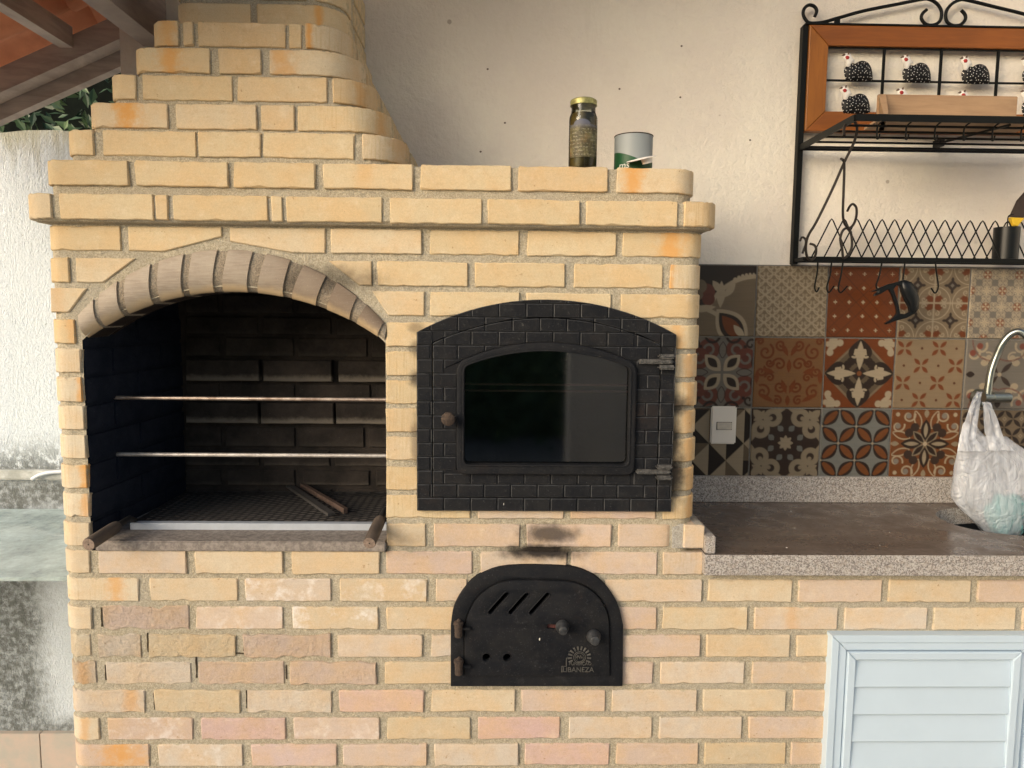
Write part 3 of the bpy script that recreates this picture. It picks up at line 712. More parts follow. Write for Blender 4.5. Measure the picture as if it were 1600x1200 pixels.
def R(i, lst, kind, par=None, path=None):
    path = path or (LONG if i > 10 or par is not None else body)
    n = len(lst); a, b = (LT[i], RTp[i]) if i < 19 else (1207, 1205)
    out = []
    for q in lst:
        o = dict(q[2]) if len(q) > 2 else {}
        xm = (q[0] if not isinstance(q[0], str) else 90)*.5+(q[1] if not isinstance(q[1], str) else 1080)*.5
        o['y'] = a+(b-a)*(xm-100)/970+20; out.append((q[0], q[1], o))
    row(i, path, out, kind, par)
R(0, [('L', 188), (200, 347, dict(cuts=[((275, 388), (345, 370))])), (360, 508, dict(cuts=[((358, 377), (440, 392))])), (517, 659), (672, 811), (824, 963), (973, 'R', dict(stain=(1050, .8, 28)))], 'up')
R(1, [('L', 108, dict(wire=.5)), (118, 216, dict(cuts=[((160, 442), (216, 400))])), (505, 581, dict(cuts=[((505, 401), (560, 445))])), (590, 731), (742, 883), (897, 1036), (1047, 'R', dict(wire=1.0, stain=(1049, .8, 8)))], 'up')
R(2, [('L', 137, dict(cuts=[((107, 488), (138, 447))], stain=(90, .3, 15))), (576, 663, dict(cuts=[((576, 447), (607, 493))])), (672, 812), (823, 955), (970, 'R')], 'up')
R(3, [('L', 117, dict(stain=(112, .45, 10))), (604, 690), (1020, 'R', dict(stain=(1060, .5, 14)))], 'up')
jam = [126, 128, 131, 133.5, 136, 138.5, 140.5]
stn = {5: (128, .7, 9), 8: (134, .9, 13), 9: (133, .6, 9)}
for k, i in enumerate(range(4, 11)):
    d = dict(depth=.016, wire=.8, kind='left')
    if i-0 in stn: d['stain'] = stn[i]
    R(i, [('L', jam[k], d)], 'left')
for i in range(4, 9):
    R(i, [(603.5, 690, dict(wire=1.0, depth=.03)), (1020, 'R', dict(wire=.9, stain=(1078, .45, 12)))], 'up')
R(9, [(603.5, 735, dict(wire=.9, depth=.03)), (747, 881, dict(kind='mid')), (892, 1025, dict(kind='low')), (1036, 'R', dict(wire=.9, stain=(1080, .5, 10)))], 'up')
p10 = Path(XL, x_(1054, 840), 0, .045, .028)
R(10, [(604, 665, dict(depth=.03)), (678, 812), (823, 955, dict(kind='low')), (966, 'R')], 'mid', path=p10)
R(10, [(1068, 1100, dict(proud=.004))], 'mid', path=LONG)
R(11, [('L', 140), (154, 291), (305, 442), (456, 593), (603.5, 738, dict(kind='low')), (751, 885), (893, 1027, dict(kind='low')), (1036, 1098, dict(wire=1.0))], 'mid')
R(12, [('L', 216, dict(kind='left', stain=(180, .65, 20), wire=.5)), (234, 371), (383, 517, dict(bloom=.8)), (531, 667, dict(bloom=.6)), (681, 730), (945, 1097), ], 'mid')
R(13, [('L', 143, dict(kind='left')), (160, 295, dict(worn=1.0, proud=-.0022, kind='low')), (306, 442, dict(bloom=.5)), (457, 591, dict(bloom=.8)), (604, 720), (960, 1026, dict(kind='low')), (1036, 1168, dict(kind='low'))], 'mid')
R(14, [('L', 141, dict(kind='left', worn=.9, proud=-.0022)), (152, 220, dict(worn=1.0, proud=-.0022)), (232, 368, dict(worn=.8)), (380, 517, dict(worn=.8)), (528, 660, dict(kind='mid')), (674, 720, dict(bloom=.9)), (960, 1094)], 'low')
R(15, [('L', 150, dict(worn=1.0, proud=-.0022, stain=(128, .5, 12))), (165, 298, dict(worn=.6, proud=-.0022)), (309, 444, dict(worn=.7, proud=-.0022)), (453, 588, dict(worn=.6)), (601, 718, dict(kind='mid')), (960, 1020), (1032, 1163)], 'low')
R(16, [('L', 226, dict(worn=.5, stain=(205, .5, 16))), (241, 375, dict(worn=.5)), (386, 518, dict(worn=.5)), (530, 662, dict(tint=(.68, .43, .315))), (674, 805, dict(kind='mid')), (815, 946), (956, 1089)], 'low')
R(17, [('L', 155, dict(kind='left', stain=(133, .5, 10))), (168, 301, dict(bloom=.6)), (314, 446, dict(tint=(.68, .43, .335), worn=.4)), (459, 593, dict(bloom=.5)), (605, 735), (747, 875, dict(tint=(.68, .42, .33))), (889, 1019), (1030, 1159)], 'low')
R(18, [('L', 233, dict(stain=(190, .85, 40))), (247, 379, dict(bloom=.6)), (393, 526, dict(tint=(.67, .46, .375))), (536, 667), (679, 810), (820, 952, dict(tint=(.68, .43, .33))), (963, 1091)], 'low')
R(19, [('L', 160), (172, 305), (317, 450), (462, 596), (607, 738), (750, 880), (892, 1022), (1034, 1160)], 'low')

for (x0_, y0_, x1_, y1_) in ((155, 950, 159, 980), (228, 990, 231, 1020), (303, 1026, 308, 1060), (232, 1023, 300, 1027), (379, 994, 381, 1018), (162, 1040, 165, 1064), (445, 1040, 448, 1062), (239, 1084, 241, 1110), (383, 1080, 386, 1108), (312, 1021, 380, 1024), (132, 1001, 138, 1020), (146, 1038, 149, 1066)):
    pts = []
    a_, b_ = xz0(x0_, y0_), xz0(x1_, y1_); lw = .0032
    if abs(b_[0]-a_[0]) < abs(b_[1]-a_[1]): side = [((a_[0]+b_[0])/2, a_[1]+(b_[1]-a_[1])*k/5) for k in range(6)]; nn = (1, 0)
    else: side = [(a_[0]+(b_[0]-a_[0])*k/7, (a_[1]+b_[1])/2) for k in range(8)]; nn = (0, 1)
    up1 = [(p[0]+nn[0]*lw*random.uniform(.3, 1), p[1]+nn[1]*lw*random.uniform(.3, 1)) for p in side]; dn1 = [(p[0]-nn[0]*lw*random.uniform(.1, .6), p[1]-nn[1]*lw*random.uniform(.1, .6)) for p in side]
    add('crumbled_joint_shade', prism(up1+dn1[::-1], .0030, .009), m_gap, bbq)
# --- cap and ledge courses, and the stepped hood
ZCAP = (z_(100, 299, -.03)+z_(1080, 318, -.03))/2; ZC0 = 1.819
capL, capR = x_(43, 320, -.0), x_(1119, 338, -.0)
CAPP = Path(capL, capR, -.03, .05, .05); C0P = Path(x_(79, 265, .03), x_(1087, 290, .03), -.004, .035, .06)
def lrow(path, zt, lst, kind='up', hh=BH, side=True):
    out = []
    for q in lst:
        o = dict(q[2]) if len(q) > 2 else {}
        xs = [v for v in q[:2] if not isinstance(v, str)]; o['y'] = lrow.y+ (sum(xs)/len(xs)-100)*lrow.k; out.append((q[0], q[1], o))
    row(zt, path, out, kind, hh=hh)
    if side:
        s = path.xr-path.rr+math.pi/2*path.rr+.052+random.uniform(0, .06); e = path.ends()[1]
        while s < e-.03:
            s1 = min(s+.21, e-.004); mk_brick(bbq, run_brick(path, s, s1, zt-hh, zt), kind); s = s1+.012
lrow.y, lrow.k = 320, .02
lrow(CAPP, ZCAP, [('L', 80), (92, 239), (243, 262), (270, 418), (424, 441), (447, 597), (609, 753), (762, 906), (916, 1059), (1069, 'R', dict(wire=1.0))])
lrow.y = 266
lrow(C0P, ZC0, [('L', 200), (211, 356), (365, 492), (505, 645, dict(stain=(570, .25, 18))), (657, 799), (810, 950), (964, 'R', dict(stain=(990, .85, 22)))])
def hoodY(zt, x, y):
    d = ray(x, y); t = (zt-CAM.z)/d.z; return CAM.y+d.y*t
HZ = [ZC0+.0685*(k+1) for k in range(8)]
meas = [(350, 206), (350, 163), (350, 118.5), (380, 76.5), (380, 34.5), (400, 5.5)]
HY = [max(0, hoodY(HZ[k], *meas[k])) for k in range(6)]; HY += [HY[-1]+.004, HY[-1]+.006]
lx = [(109, 225), (143, 180), (176, 135), (213, 93), (241, 50), (278, 18), (278, 0), (278, 0)]
xr_ = [-.222, -.262, -.300, -.338, -.366, -.386, -.388, -.388]
HP = [Path(x_(lx[k][0], lx[k][1], HY[k]+.03), xr_[k], HY[k], .04, .10 if k < 5 else .085) for k in range(8)]
HR = [[('L', 146, dict(wire=.4)), (160, 306), (310, 407), (411, 553), (566, 'R', dict(wire=.9, stain=(620, .35, 16)))],
      [('L', 262, dict(stain=(200, .95, 26))), (275, 401), (408, 460), (465, 'R', dict(wire=.7, stain=(590, .5, 8)))],
      [('L', 212), (222, 363), (371, 511), (520, 'R', dict(wire=.8, stain=(560, .5, 10)))],
      [('L', 328, dict(stain=(265, .8, 24))), (342, 408), (421, 'R', dict(stain=(440, .6, 22)))],
      [('L', 279, dict(stain=(262, .6, 18))), (286, 302), (309, 446), (451, 471), (477, 'R', dict(wire=.8, stain=(483, .9, 7)))],
      [('L', 392), (402, 'R', dict(stain=(498, .85, 8)))],
      [('L', 330), (342, 480), (492, 'R')], [('L', 392), (402, 'R')]]
for k in range(8):
    lrow.y = meas[min(k, 5)][1]+15
    lrow(HP[k], HZ[k], HR[k])
# --- mortar
def loft(levels, skip_front=False):
    V, Fc = [], []; n = None
    for path, off, z in levels:
        pts = []
        for s in path.samples():
            (x, y), (nx_, ny_) = path.at(s); pts.append((x-nx_*off, y-ny_*off, z))
        n = len(pts); V += pts
    for i in range(len(levels)-1):
        for k in range(n-1):
            if skip_front and k == 7: continue
            Fc.append((i*n+k, i*n+k+1, (i+1)*n+k+1, (i+1)*n+k))
    return V, Fc, n
MO = .0048
lv = []
zc = ZCAP-BH
low = loft([(body, MO, 0), (body, MO, ZT[0]+.004)], skip_front=True)
lev = [(body, MO, ZT[0]+.004), (CAPP, .012, zc-.004), (CAPP, .005, zc+.004), (CAPP, .005, ZCAP-.004), (C0P, .008, ZCAP-.002), (C0P, .005, ZC0-.004)]
pv = C0P
for k in range(8): lev += [(HP[k], .0048, (ZC0 if k == 0 else HZ[k-1])-.002), (HP[k], .0048, HZ[k]-.004)]
up_ = loft(lev); n = up_[2]
up_f = list(up_[1])+[tuple(range(len(up_[0])-n, len(up_[0])))]
# arch circles
def circ3(a, b, c):
    ax, az, bx, bz, cx_, cz_ = a[0], a[1], b[0], b[1], c[0], c[1]
    d = 2*(ax*(bz-cz_)+bx*(cz_-az)+cx_*(az-bz))
    ux = ((ax*ax+az*az)*(bz-cz_)+(bx*bx+bz*bz)*(cz_-az)+(cx_*cx_+cz_*cz_)*(az-bz))/d
    uz = ((ax*ax+az*az)*(cx_-bx)+(bx*bx+bz*bz)*(ax-cx_)+(cx_*cx_+cz_*cz_)*(bx-ax))/d
    return ux, uz, math.hypot(ax-ux, az-uz)
xz = lambda x, y, Y=0.0: (P(x, y, Y).x, P(x, y, Y).z)
IC = circ3(xz(131, 529), xz(368, 456), xz(602, 536)); EC = circ3(xz(117, 497), xz(365, 390), xz(607, 512))
zon = lambda C_, x: C_[1]+math.sqrt(max(0, C_[2]**2-(x-C_[0])**2))
XO0, XO1 = x_(128, 560), x_(603, 700)
ZSB = z_(400, 862)
ghole = [(XO0, ZSB-.0), (XO1, ZSB-.0), (XO1, zon(IC, XO1))]+[(XO1+(XO0-XO1)*k/16, zon(IC, XO1+(XO0-XO1)*k/16)+.012) for k in range(1, 16)]+[(XO0, zon(IC, XO0))]
OX0, OX1 = x_(652, 650), x_(1051, 650); OZB, OZS, OZC = z_(850, 797), z_(660, 519), z_(850, 468)
ohole = arch(OX0+.035, OX1-.035, OZB+.03, OZS-.02, OZC-.03, 10)
FX0, FX1, FZB, FZT = x_(705, 1000), x_(972, 1000), z_(840, 1069), z_(840, 881)
fhole = [(FX0+.03, FZB+.02), (FX1-.03, FZB+.02), (FX1-.03, FZB+.13), (FX1-.10, FZT-.02), (FX0+.10, FZT-.02), (FX0+.03, FZB+.13)]
outer = [(XL+.045, 0), (XR-.05, 0), (XR-.05, ZT[0]+.004), (XL+.045, ZT[0]+.004)]
def plane_holes(outer, holes, Y, grid=None):
    loops = [[Vector((q[0], q[1], 0)) for q in L] for L in [outer]+holes]; V = [(q.x, Y, q.y) for L in loops for q in L]; Fc = []
    for t in tessellate_polygon(loops):
        A, B, Cc = [Vector((V[i][0], V[i][2])) for i in t]
        Fc.append(tuple(t) if (B-A).cross(Cc-A) > 0 else tuple(t)[::-1])
    return V, Fc
fr = plane_holes(outer, [ghole, ohole, fhole], MO)
add('mortar', join(low[:2], (up_[0], up_f), fr), M['mortar'], bbq)
# mortar dressing beside the small brick and granite upstand
add('mortar_fillet', prism([xz(1050, 858), xz(1050, 824), xz(1062, 820), xz(1098, 820), xz(1098, 858)], .004, .2, .002), m_mortar('pale_mortar', (.56, .54, .50), (.36, .34, .30)), bbq)

# --- arch ring of bullnose bricks
VS = [(119, 143.5, 131, 153.6), (153.6, 182, 159, 188.6), (196, 235, 197.5, 235.7), (249.5, 287.7, 248.7, 283.6), (302, 340.5, 295, 332), (358, 395.6, 347, 384.6),
      (417.5, 453.8, 400.6, 440), (475, 509.5, 454, 491), (527, 557.6, 508.6, 544), (572.7, 599, 555, 588)]
PROF = [(0.0, .03), (0.0, .003), (.03, -.001), (.2, -.006), (.4, -.009), (.6, -.009), (.76, -.005), (.88, .002), (.96, .009), (1.0, .016), (1.0, .10)]
def ring_seg(e0, e1, i0, i1, sh=0.0, cols=3):
    V, Fc = [], []; m = len(PROF)
    for c in range(cols+1):
        u = c/cols; ex = e0+(e1-e0)*u; ix = i0+(i1-i0)*u; E = Vector((ex, zon(EC, ex))); I = Vector((ix, zon(IC, ix)))
        for k, (t, y) in enumerate(PROF):
            tt = t+(.015*(1-2*t) if sh else 0); q = E.lerp(I, tt); jy = random.uniform(-.0003, .0003)
            V.append((q.x, y+sh+jy, q.y))
    for c in range(cols):
        for k in range(m-1): Fc.append((c*m+k, c*m+k+1, (c+1)*m+k+1, (c+1)*m+k))
    Fc.append(tuple(range(m))[::-1]); Fc.append(tuple(cols*m+k for k in range(m)))
    return V, Fc
ey = 430
for a, b, c, d in VS:
    add('arch_brick', ring_seg(x_(a, ey), x_(b, ey), x_(c, 490), x_(d, 490)), M['archbrick'], bbq, smooth='auto')
add('arch_mortar', ring_seg(x_(118, ey), x_(604, ey), x_(130, 490), x_(600, 490), .0045, 40), m_mortar('smoked_mortar', (.40, .33, .25), (.20, .16, .12)), bbq, smooth='auto')
# --- firebox: vault, left wall, back wall
YBK = .47
def firebox():
    V, Fc = [], []
    xs = [XO0+(XO1-XO0)*k/20 for k in range(21)]
    for y in (.10, .13): V += [(x, y, zon(IC, x)+.004) for x in xs]
    for k in range(20): Fc.append((k, k+1, 21+k+1, 21+k))
    V2 = [(XO0-.03, .13, 1.2), (XO1+.03, .13, 1.2), (XO1+.03, .13, 1.95), (XO0-.03, .13, 1.95)]
    return V, Fc
add('vault', firebox(), M['vault'], bbq)
XB0 = x_(286, 600, YBK)
def skew(y0, y1, z0, z1, t0, out=.0):
    f = lambda y: XO0+(XB0-XO0)*(y/YBK)+out
    return [(f(y0)-t0, y0, z0), (f(y0), y0, z0), (f(y1), y1, z0), (f(y1)-t0, y1, z0), (f(y0)-t0, y0, z1), (f(y0), y0, z1), (f(y1), y1, z1), (f(y1)-t0, y1, z1)], \
        [(0, 3, 2, 1), (4, 5, 6, 7), (0, 1, 5, 4), (1, 2, 6, 5), (2, 3, 7, 6), (3, 0, 4, 7)]
add('firebox_mortar', join(skew(.012, YBK+.01, ZSB-.05, 1.79, .03, -.004), box((XO1+.004, .035, ZSB-.05), (XO1+.03, YBK+.01, 1.79)),
    box((XO0-.04, .105, zon(IC, (XO0+XO1)/2)+.02), (XO1+.03, .125, 1.79))), M['lining'], bbq)
add('firebox_mortar', box((XB0-.05, YBK-.004, ZSB-.05), (XO1+.06, YBK+.025, 1.79)), M['soot'], bbq, props={'ash': 0.0})
for r in range(9):
    zt_ = ZT[3+r]-.004
    y = .013 if r % 2 else .013
    for a, b in (((.013, .115), (.125, .345), (.355, .468)) if r % 2 else ((.013, .225), (.235, .468))):
        add('brick', skew(a, b, zt_-.058, zt_, .02, random.uniform(0, .002)), M['lining'], bbq, props={'ash': 0.0})
IR = [(424, 455, 0, [(300, 402), (411, 517), (525, 603)]), (462, 489, 0, [(290, 340), (349, 457), (464, 572), (580, 640)]), (496, 522, 0, [(290, 402), (411, 517), (526, 635)]), (528, 557, 0, [(290, 342), (352, 458), (466, 573), (581, 640)]),
      (563, 596, 1, [(290, 404), (411, 518), (529, 640)]), (600, 624, 0, [(290, 342), (350, 460), (468, 578), (588, 640)]), (630, 662, 1, [(290, 403), (407, 521), (525, 640)]),
      (668, 698, 0, [(290, 345), (352, 460), (466, 568), (576, 640)]), (704, 728, 0, [(290, 405), (412, 515), (524, 640)]), (735, 758, 0, [(290, 345), (355, 460), (473, 577), (588, 640)]), (764, 792, 0, [(290, 405), (412, 518), (526, 640)])]
for yt, yb, pr, bs in IR:
    for a, b in bs:
        Yf = YBK-.010-(.022 if pr else 0)-random.uniform(0, .002)
        x0, x1 = x_(a, (yt+yb)/2, Yf), min(x_(b, (yt+yb)/2, Yf), XO1+.02)
        add('brick', cut_brick(x0, x1, z_(450, yb, Yf), z_(450, yt, Yf), Yf, [], .03+(.02 if pr else 0)), M['soot'], bbq, props={'ash': 1.0 if pr else .35 if yt > 700 else .12})
# --- stone sill of the grill opening
zsl = z_(400, 846, -.004)
add('stone_sill', box((x_(150, 850), -.006, ZSB+.002), (XO1-.001, YBK, zsl), .003), M['sill'], bbq)

# --- cast-iron oven: frame, door, window
def relief(region, hole, x0, x1, z0, z1, yf, par, px, pz):
    """raised brick pattern cast in the iron, clipped to the arch outline and kept off the hole"""
    parts = []; r = 0; z = z0
    while z < z1:
        x = x0-(px/2 if r % 2 else 0)
        while x < x1:
            pl = [(x+.0016, z+.0013), (x+px-.0016, z+.0013), (x+px-.0016, z+pz-.0013), (x+.0016, z+pz-.0013)]
            pl = clip_in(pl, region)
            for hx0, hx1, hz0, hole_poly in (hole or []):
                if not pl: break
                cxp = sum(q[0] for q in pl)/len(pl); czp = sum(q[1] for q in pl)/len(pl)
                if all(q[0] <= hx0 for q in pl) or all(q[0] >= hx1 for q in pl) or all(q[1] <= hz0 for q in pl): continue
                if cxp < hx0: pl = clip(pl, (hx0, 0), (hx0, 9))
                elif cxp > hx1: pl = clip(pl, (hx1, 9), (hx1, 0))
                elif czp < hz0: pl = clip(pl, (9, hz0), (0, hz0))
                else:
                    hp = ccw(hole_poly); best = None
                    for k in range(len(hp)):
                        a, b = Vector(hp[k-1]), Vector(hp[k]); e = b-a
                        if e.length < 1e-6: continue
                        s = (e.x*(czp-a.y)-e.y*(cxp-a.x))/e.length
                        if best is None or s < best[0]: best = (s, a, b)
                    allin = all(all(((Vector(hp[k])-Vector(hp[k-1])).x*(q[1]-hp[k-1][1])-(Vector(hp[k])-Vector(hp[k-1])).y*(q[0]-hp[k-1][0])) >= -1e-9 for k in range(len(hp))) for q in pl)
                    if allin: pl = []; break
                    # drop towards the nearest edge
                    bb = min(((Vector((cxp, czp))-(Vector(hp[k-1])+Vector(hp[k]))/2).length, k) for k in range(len(hp)))[1]
                    pl = clip(pl, hp[bb], hp[bb-1])
            if pl and len(pl) > 2 and abs(area(pl)) > 2.5e-5: q_ = prism(pl, yf-.0008, yf+.0026, .0017, seg=1); m_ = len(pl); parts.append((q_[0], q_[1], [0]*m_+[1]*m_+[0, 0]))
            x += px
        z += pz; r += 1
    return tag(add('cast_brick_relief', join(*parts), [M['iron'], M['rubbed']], par), kind='stuff')
DX0, DX1, DZB, DZS, DZC = x_(677, 650), x_(1027.5, 650), z_(850, 775), z_(690, 536), z_(850, 497)
WX0, WX1, WZB, WZS, WZC = x_(714, 650), x_(991, 650), z_(850, 739), z_(720, 566), z_(850, 534)
GX0, GX1, GZB, GZS, GZC = x_(726, 650), x_(980, 650), z_(850, 723), z_(730, 572), z_(850, 548)
YFm = -.012
ofr_o = arch(OX0, OX1, OZB, OZS, OZC, 24); ofr_d = arch(DX0-.0012, DX1+.0012, DZB-.0012, DZS, DZC+.0012, 24)
fr_ = add('oven_frame', prism(ofr_o, YFm, .004, .002, [ofr_d]), M['iron'], bbq)
PXW, PZH = .0640, .0332
relief(ofr_o, [(DX0-.002, DX1+.002, DZB-.002, ofr_d)], OX0, OX1, OZB, OZC, YFm-.0022, fr_, PXW, PZH)
door_o = arch(DX0+.0006, DX1-.0006, DZB+.0006, DZS, DZC-.0006, 24)
glass_h = roundcorner(arch(GX0, GX1, GZB, GZS, GZC, 20), .012)
od = add('oven_door', prism(door_o, YFm-.0005, .004, .0015, [glass_h]), M['iron'], bbq)
wb_o = roundcorner(arch(WX0, WX1, WZB, WZS, WZC, 20), .022)
relief(door_o, [(WX0, WX1, WZB, arch(WX0, WX1, WZB, WZS, WZC, 20))], OX0, OX1, OZB, OZC, YFm-.0027, od, PXW, PZH)
add('window_frame', prism(wb_o, -.026, YFm+.002, .005, [glass_h], seg=3), M['iron'], od, smooth='auto')
add('window_bead', prism(inset(ccw(glass_h), -.0045), -.0285, -.02, .002, [glass_h], seg=2), M['iron'], od, smooth='auto')
add('oven_glass', prism(inset(ccw(glass_h), -.002), -.006, -.003), M['ovenglass'], od)
kn = P(701, 653, -.03)
hk = add('handle', lathe([(.006, .02), (.006, .008), (.014, .004), (.0165, -.004), (.0155, -.011), (.010, -.0155), (0, -.017)], (kn.x, kn.y-.012, kn.z), 20, 'y'), M['rust'], od, smooth='auto')
def hinge(px, py, par, sgn, w=44):
    c = P(px, py, -.025)
    q = add('hinge', join(lathe([(0, -.0165), (.011, -.0165), (.013, -.013), (.013, -.004), (.011, -.002), (.013, 0), (.013, .009), (.011, .012), (.006, .014), (.004, .020), (0, .021)], (c.x, c.y, c.z), 16)), M['worn'], par, smooth='auto')
    return c
for (px, py) in ((1040, 565), (1036, 737)):
    c = P(px, py, -.022)
    h = add('hinge', join(box((c.x-.065, c.y-.006, c.z-.0055), (c.x+.018, c.y+.008, c.z+.0055), .003), box((c.x-.018, c.y-.012, c.z+.007), (c.x+.022, c.y+.010, c.z+.0175), .004), box((c.x-.018, c.y-.012, c.z-.0185), (c.x+.022, c.y+.010, c.z-.008), .004)), M['worn'], bbq, smooth='auto')
# oven chamber and its rack
add('oven_chamber', join(box((OX0+.02, .015, OZB+.02), (OX0+.03, .42, OZC)), box((OX1-.03, .015, OZB+.02), (OX1-.02, .42, OZC)), box((OX0+.03, .41, OZB+.02), (OX1-.03, .42, OZC)),
    box((OX0+.03, .015, OZB+.012), (OX1-.03, .41, OZB+.02)), box((OX0+.03, .015, OZC-.03), (OX1-.03, .41, OZC-.02))), M['lining'], bbq)
rk = []
for yy, py in ((.016, 601), (.020, 611)):
    a = P(736, py, yy); b = P(980, py, yy); a.z = b.z = (a.z+b.z)/2; a.x = OX0+.035; b.x = OX1-.035; rk.append(tube([a, b], .0026, 8))
rack = add('oven_rack', join(*rk), m_simple('reddish_rack_wire', (.85, .50, .42), .5, .0), bbq)

# --- cast-iron fire door below
def px_poly(pts, Y, sx=5.3333, ox=690, oy=870): return [xz(ox+a/sx, oy+b/sx, Y) for a, b in pts]
def spline2(pl, per=4):
    q = smoothpath([Vector((a, b, 0)) for a, b in pl], per); return [(v.x, v.y) for v in q]
fo = px_poly([(78, 1062), (1503, 1062)], 0)+spline2(px_poly([(1508, 560), (1462, 380), (1350, 215), (1200, 108), (1000, 64), (560, 62), (330, 130), (200, 240), (105, 400), (78, 560)], 0))
fi = px_poly([(190, 965), (1395, 965)], 0)+spline2(px_poly([(1392, 560), (1368, 425), (1275, 285), (1110, 195), (900, 178), (540, 180), (330, 290), (232, 430), (190, 570)], 0))
ffr = add('fire_door_frame', prism(fo, -.012, .004, .003, [fi], seg=2), M['iron'], bbq, smooth='auto')
def capsule(a, b, r, Y):
    A, B = Vector(xz(*a, Y)), Vector(xz(*b, Y)); d = (B-A).normalized(); out = []
    for k in range(7): an = -math.pi/2+math.pi*k/6; e = Vector((d.x*math.cos(an)-d.y*math.sin(an), d.x*math.sin(an)+d.y*math.cos(an))); out.append(tuple(B+e*r))
    for k in range(7): an = math.pi/2+math.pi*k/6; e = Vector((d.x*math.cos(an)-d.y*math.sin(an), d.x*math.sin(an)+d.y*math.cos(an))); out.append(tuple(A+e*r))
    return out
Q = lambda a, b: (690+a/5.3333, 870+b/5.3333)
slots = [capsule(Q(408, 436), Q(540, 288), .0053, 0), capsule(Q(575, 438), Q(706, 292), .0053, 0), capsule(Q(745, 440), Q(878, 292), .0053, 0), capsule(Q(890, 556), Q(1000, 560), .0050, 0)]
for cx_, cz_ in ((374, 808), (545, 810)):
    c = xz(*Q(cx_, cz_)); slots.append([(c[0]+.0098*math.cos(k*math.pi/7), c[1]+.0098*math.sin(k*math.pi/7)) for k in range(14)])
fd = add('fire_door', prism(inset(ccw(fi), .0008), -.019, -.002, .0028, slots, seg=2), M['iron'], bbq, smooth='auto')
for sl in slots[:3]+slots[4:]:
    o_ = inset(ccw(sl), -.0024); add('slot_rim', prism(o_, -.0205, -.0175, .0012, [sl], seg=1), M['iron'], fd, smooth='auto')
add('slot_plate', prism(capsule(Q(870, 556), Q(1010, 560), .012, 0), -.012, -.004), m_simple('red_rust_plate', (.12, .035, .03), .7, 0, .2, 80, .4), fd)
for (a, b, r) in ((1012, 585, .0165), (1272, 668, .0175)):
    c = P(*Q(a, b), -.03)
    add('knob', lathe([(.005, .02), (.005, .012), (r*.9, .010), (r*1.02, .004), (r*.92, -.004), (r*.68, -.016), (r*.62, -.022), (r*.5, -.0235), (0, -.0235)], (c.x-.002, c.y-.006, c.z+.002), 22, 'y'), M['rubbed'], fd, smooth='auto')
for (a, b) in ((140, 600), (142, 915)):
    c = P(*Q(a, b), -.028)
    h = add('hinge', join(lathe([(0, -.020), (.0085, -.020), (.0095, -.016), (.0088, -.012), (.0095, -.008), (.009, -.003), (.0098, 0), (.0098, .007), (.012, .011), (.0115, .017), (.008, .019), (0, .020)], (c.x, c.y, c.z), 16)), M['rust'], fd, smooth='auto')
    add('hinge_arm', box((c.x+.004, c.y-.001, c.z-.004), (c.x+.030, c.y+.010, c.z+.002), .0018), M['iron'], h)
    add('hinge_pin', lathe([(.0045, 0), (.0055, .006), (.003, .009), (0, .010)], (c.x+.001, c.y-.004, c.z+.017), 10), M['rust'], h, smooth='auto')
c = P(*Q(817, 690), -.0215); add('paint_chip', inflate([(c.x-.0018, c.z+.001), (c.x+.0004, c.z+.0042), (c.x+.0018, c.z+.001), (c.x+.0004, c.z-.004), (c.x-.0012, c.z-.002)], -.0198, .0012, 2), M['chip'], fd)
c = P(787, 788, -.015); add('paint_chip', inflate([(c.x-.0012, c.z+.001), (c.x+.0004, c.z+.0036), (c.x+.0014, c.z), (c.x, c.z-.0032)], -.0150, .0012, 2), M['chip'], bbq)
# raised foundry mark: toothed wheel over two lines of lettering
M['raised'] = m_simple('rubbed_raised_iron', (.10, .095, .085), .5, 0, .2, 200, .2)
lc = P(905.5, 1027, -.019); lg = []
for k in range(12):
    an = rad(-25+k*230/11); r0, r1 = .0185, .0285
    d = Vector((math.cos(an), math.sin(an))); t = Vector((-d.y, d.x)); m0 = Vector((lc.x, lc.z))+d*r0; m1 = Vector((lc.x, lc.z))+d*r1
    lg.append(prism([tuple(m0-t*.0016), tuple(m1-t*.0022), tuple(m1+t*.0022), tuple(m0+t*.0016)], -.0212, -.018, .0005))
ring = lambda r, w, n=26: prism([(lc.x+(r+w)*math.cos(2*math.pi*k/n), lc.z+(r+w)*math.sin(2*math.pi*k/n)) for k in range(n)], -.0208, -.018, 0, [[(lc.x+r*math.cos(2*math.pi*k/n), lc.z+r*math.sin(2*math.pi*k/n)) for k in range(n)]])
lg += [ring(.0138, .0014), ring(.0105, .0010)]
for k in range(9):
    a = rng.uniform(0, 6.28); r = .007*math.sqrt(rng.uniform()); lg.append(box((lc.x+r*math.cos(a)-.0012, -.0202, lc.z+r*math.sin(a)-.002), (lc.x+r*math.cos(a)+.0012, -.018, lc.z+r*math.sin(a)+.002)))
bz = z_(905, 1050, -.019); bx = x_(878, 1048, -.019)
stp = [(bx, bz), (bx, z_(905, 1041, -.019)), (x_(885, 1041, -.019), z_(905, 1041, -.019)), (x_(885, 1041, -.019), z_(905, 1028, -.019)), (x_(890, 1028, -.019), z_(905, 1028, -.019))]
lg.append(tube([(a, -.0195, b) for a, b in stp], .0013, 6))
mark = add('foundry_mark', join(*lg), M['raised'], fd)
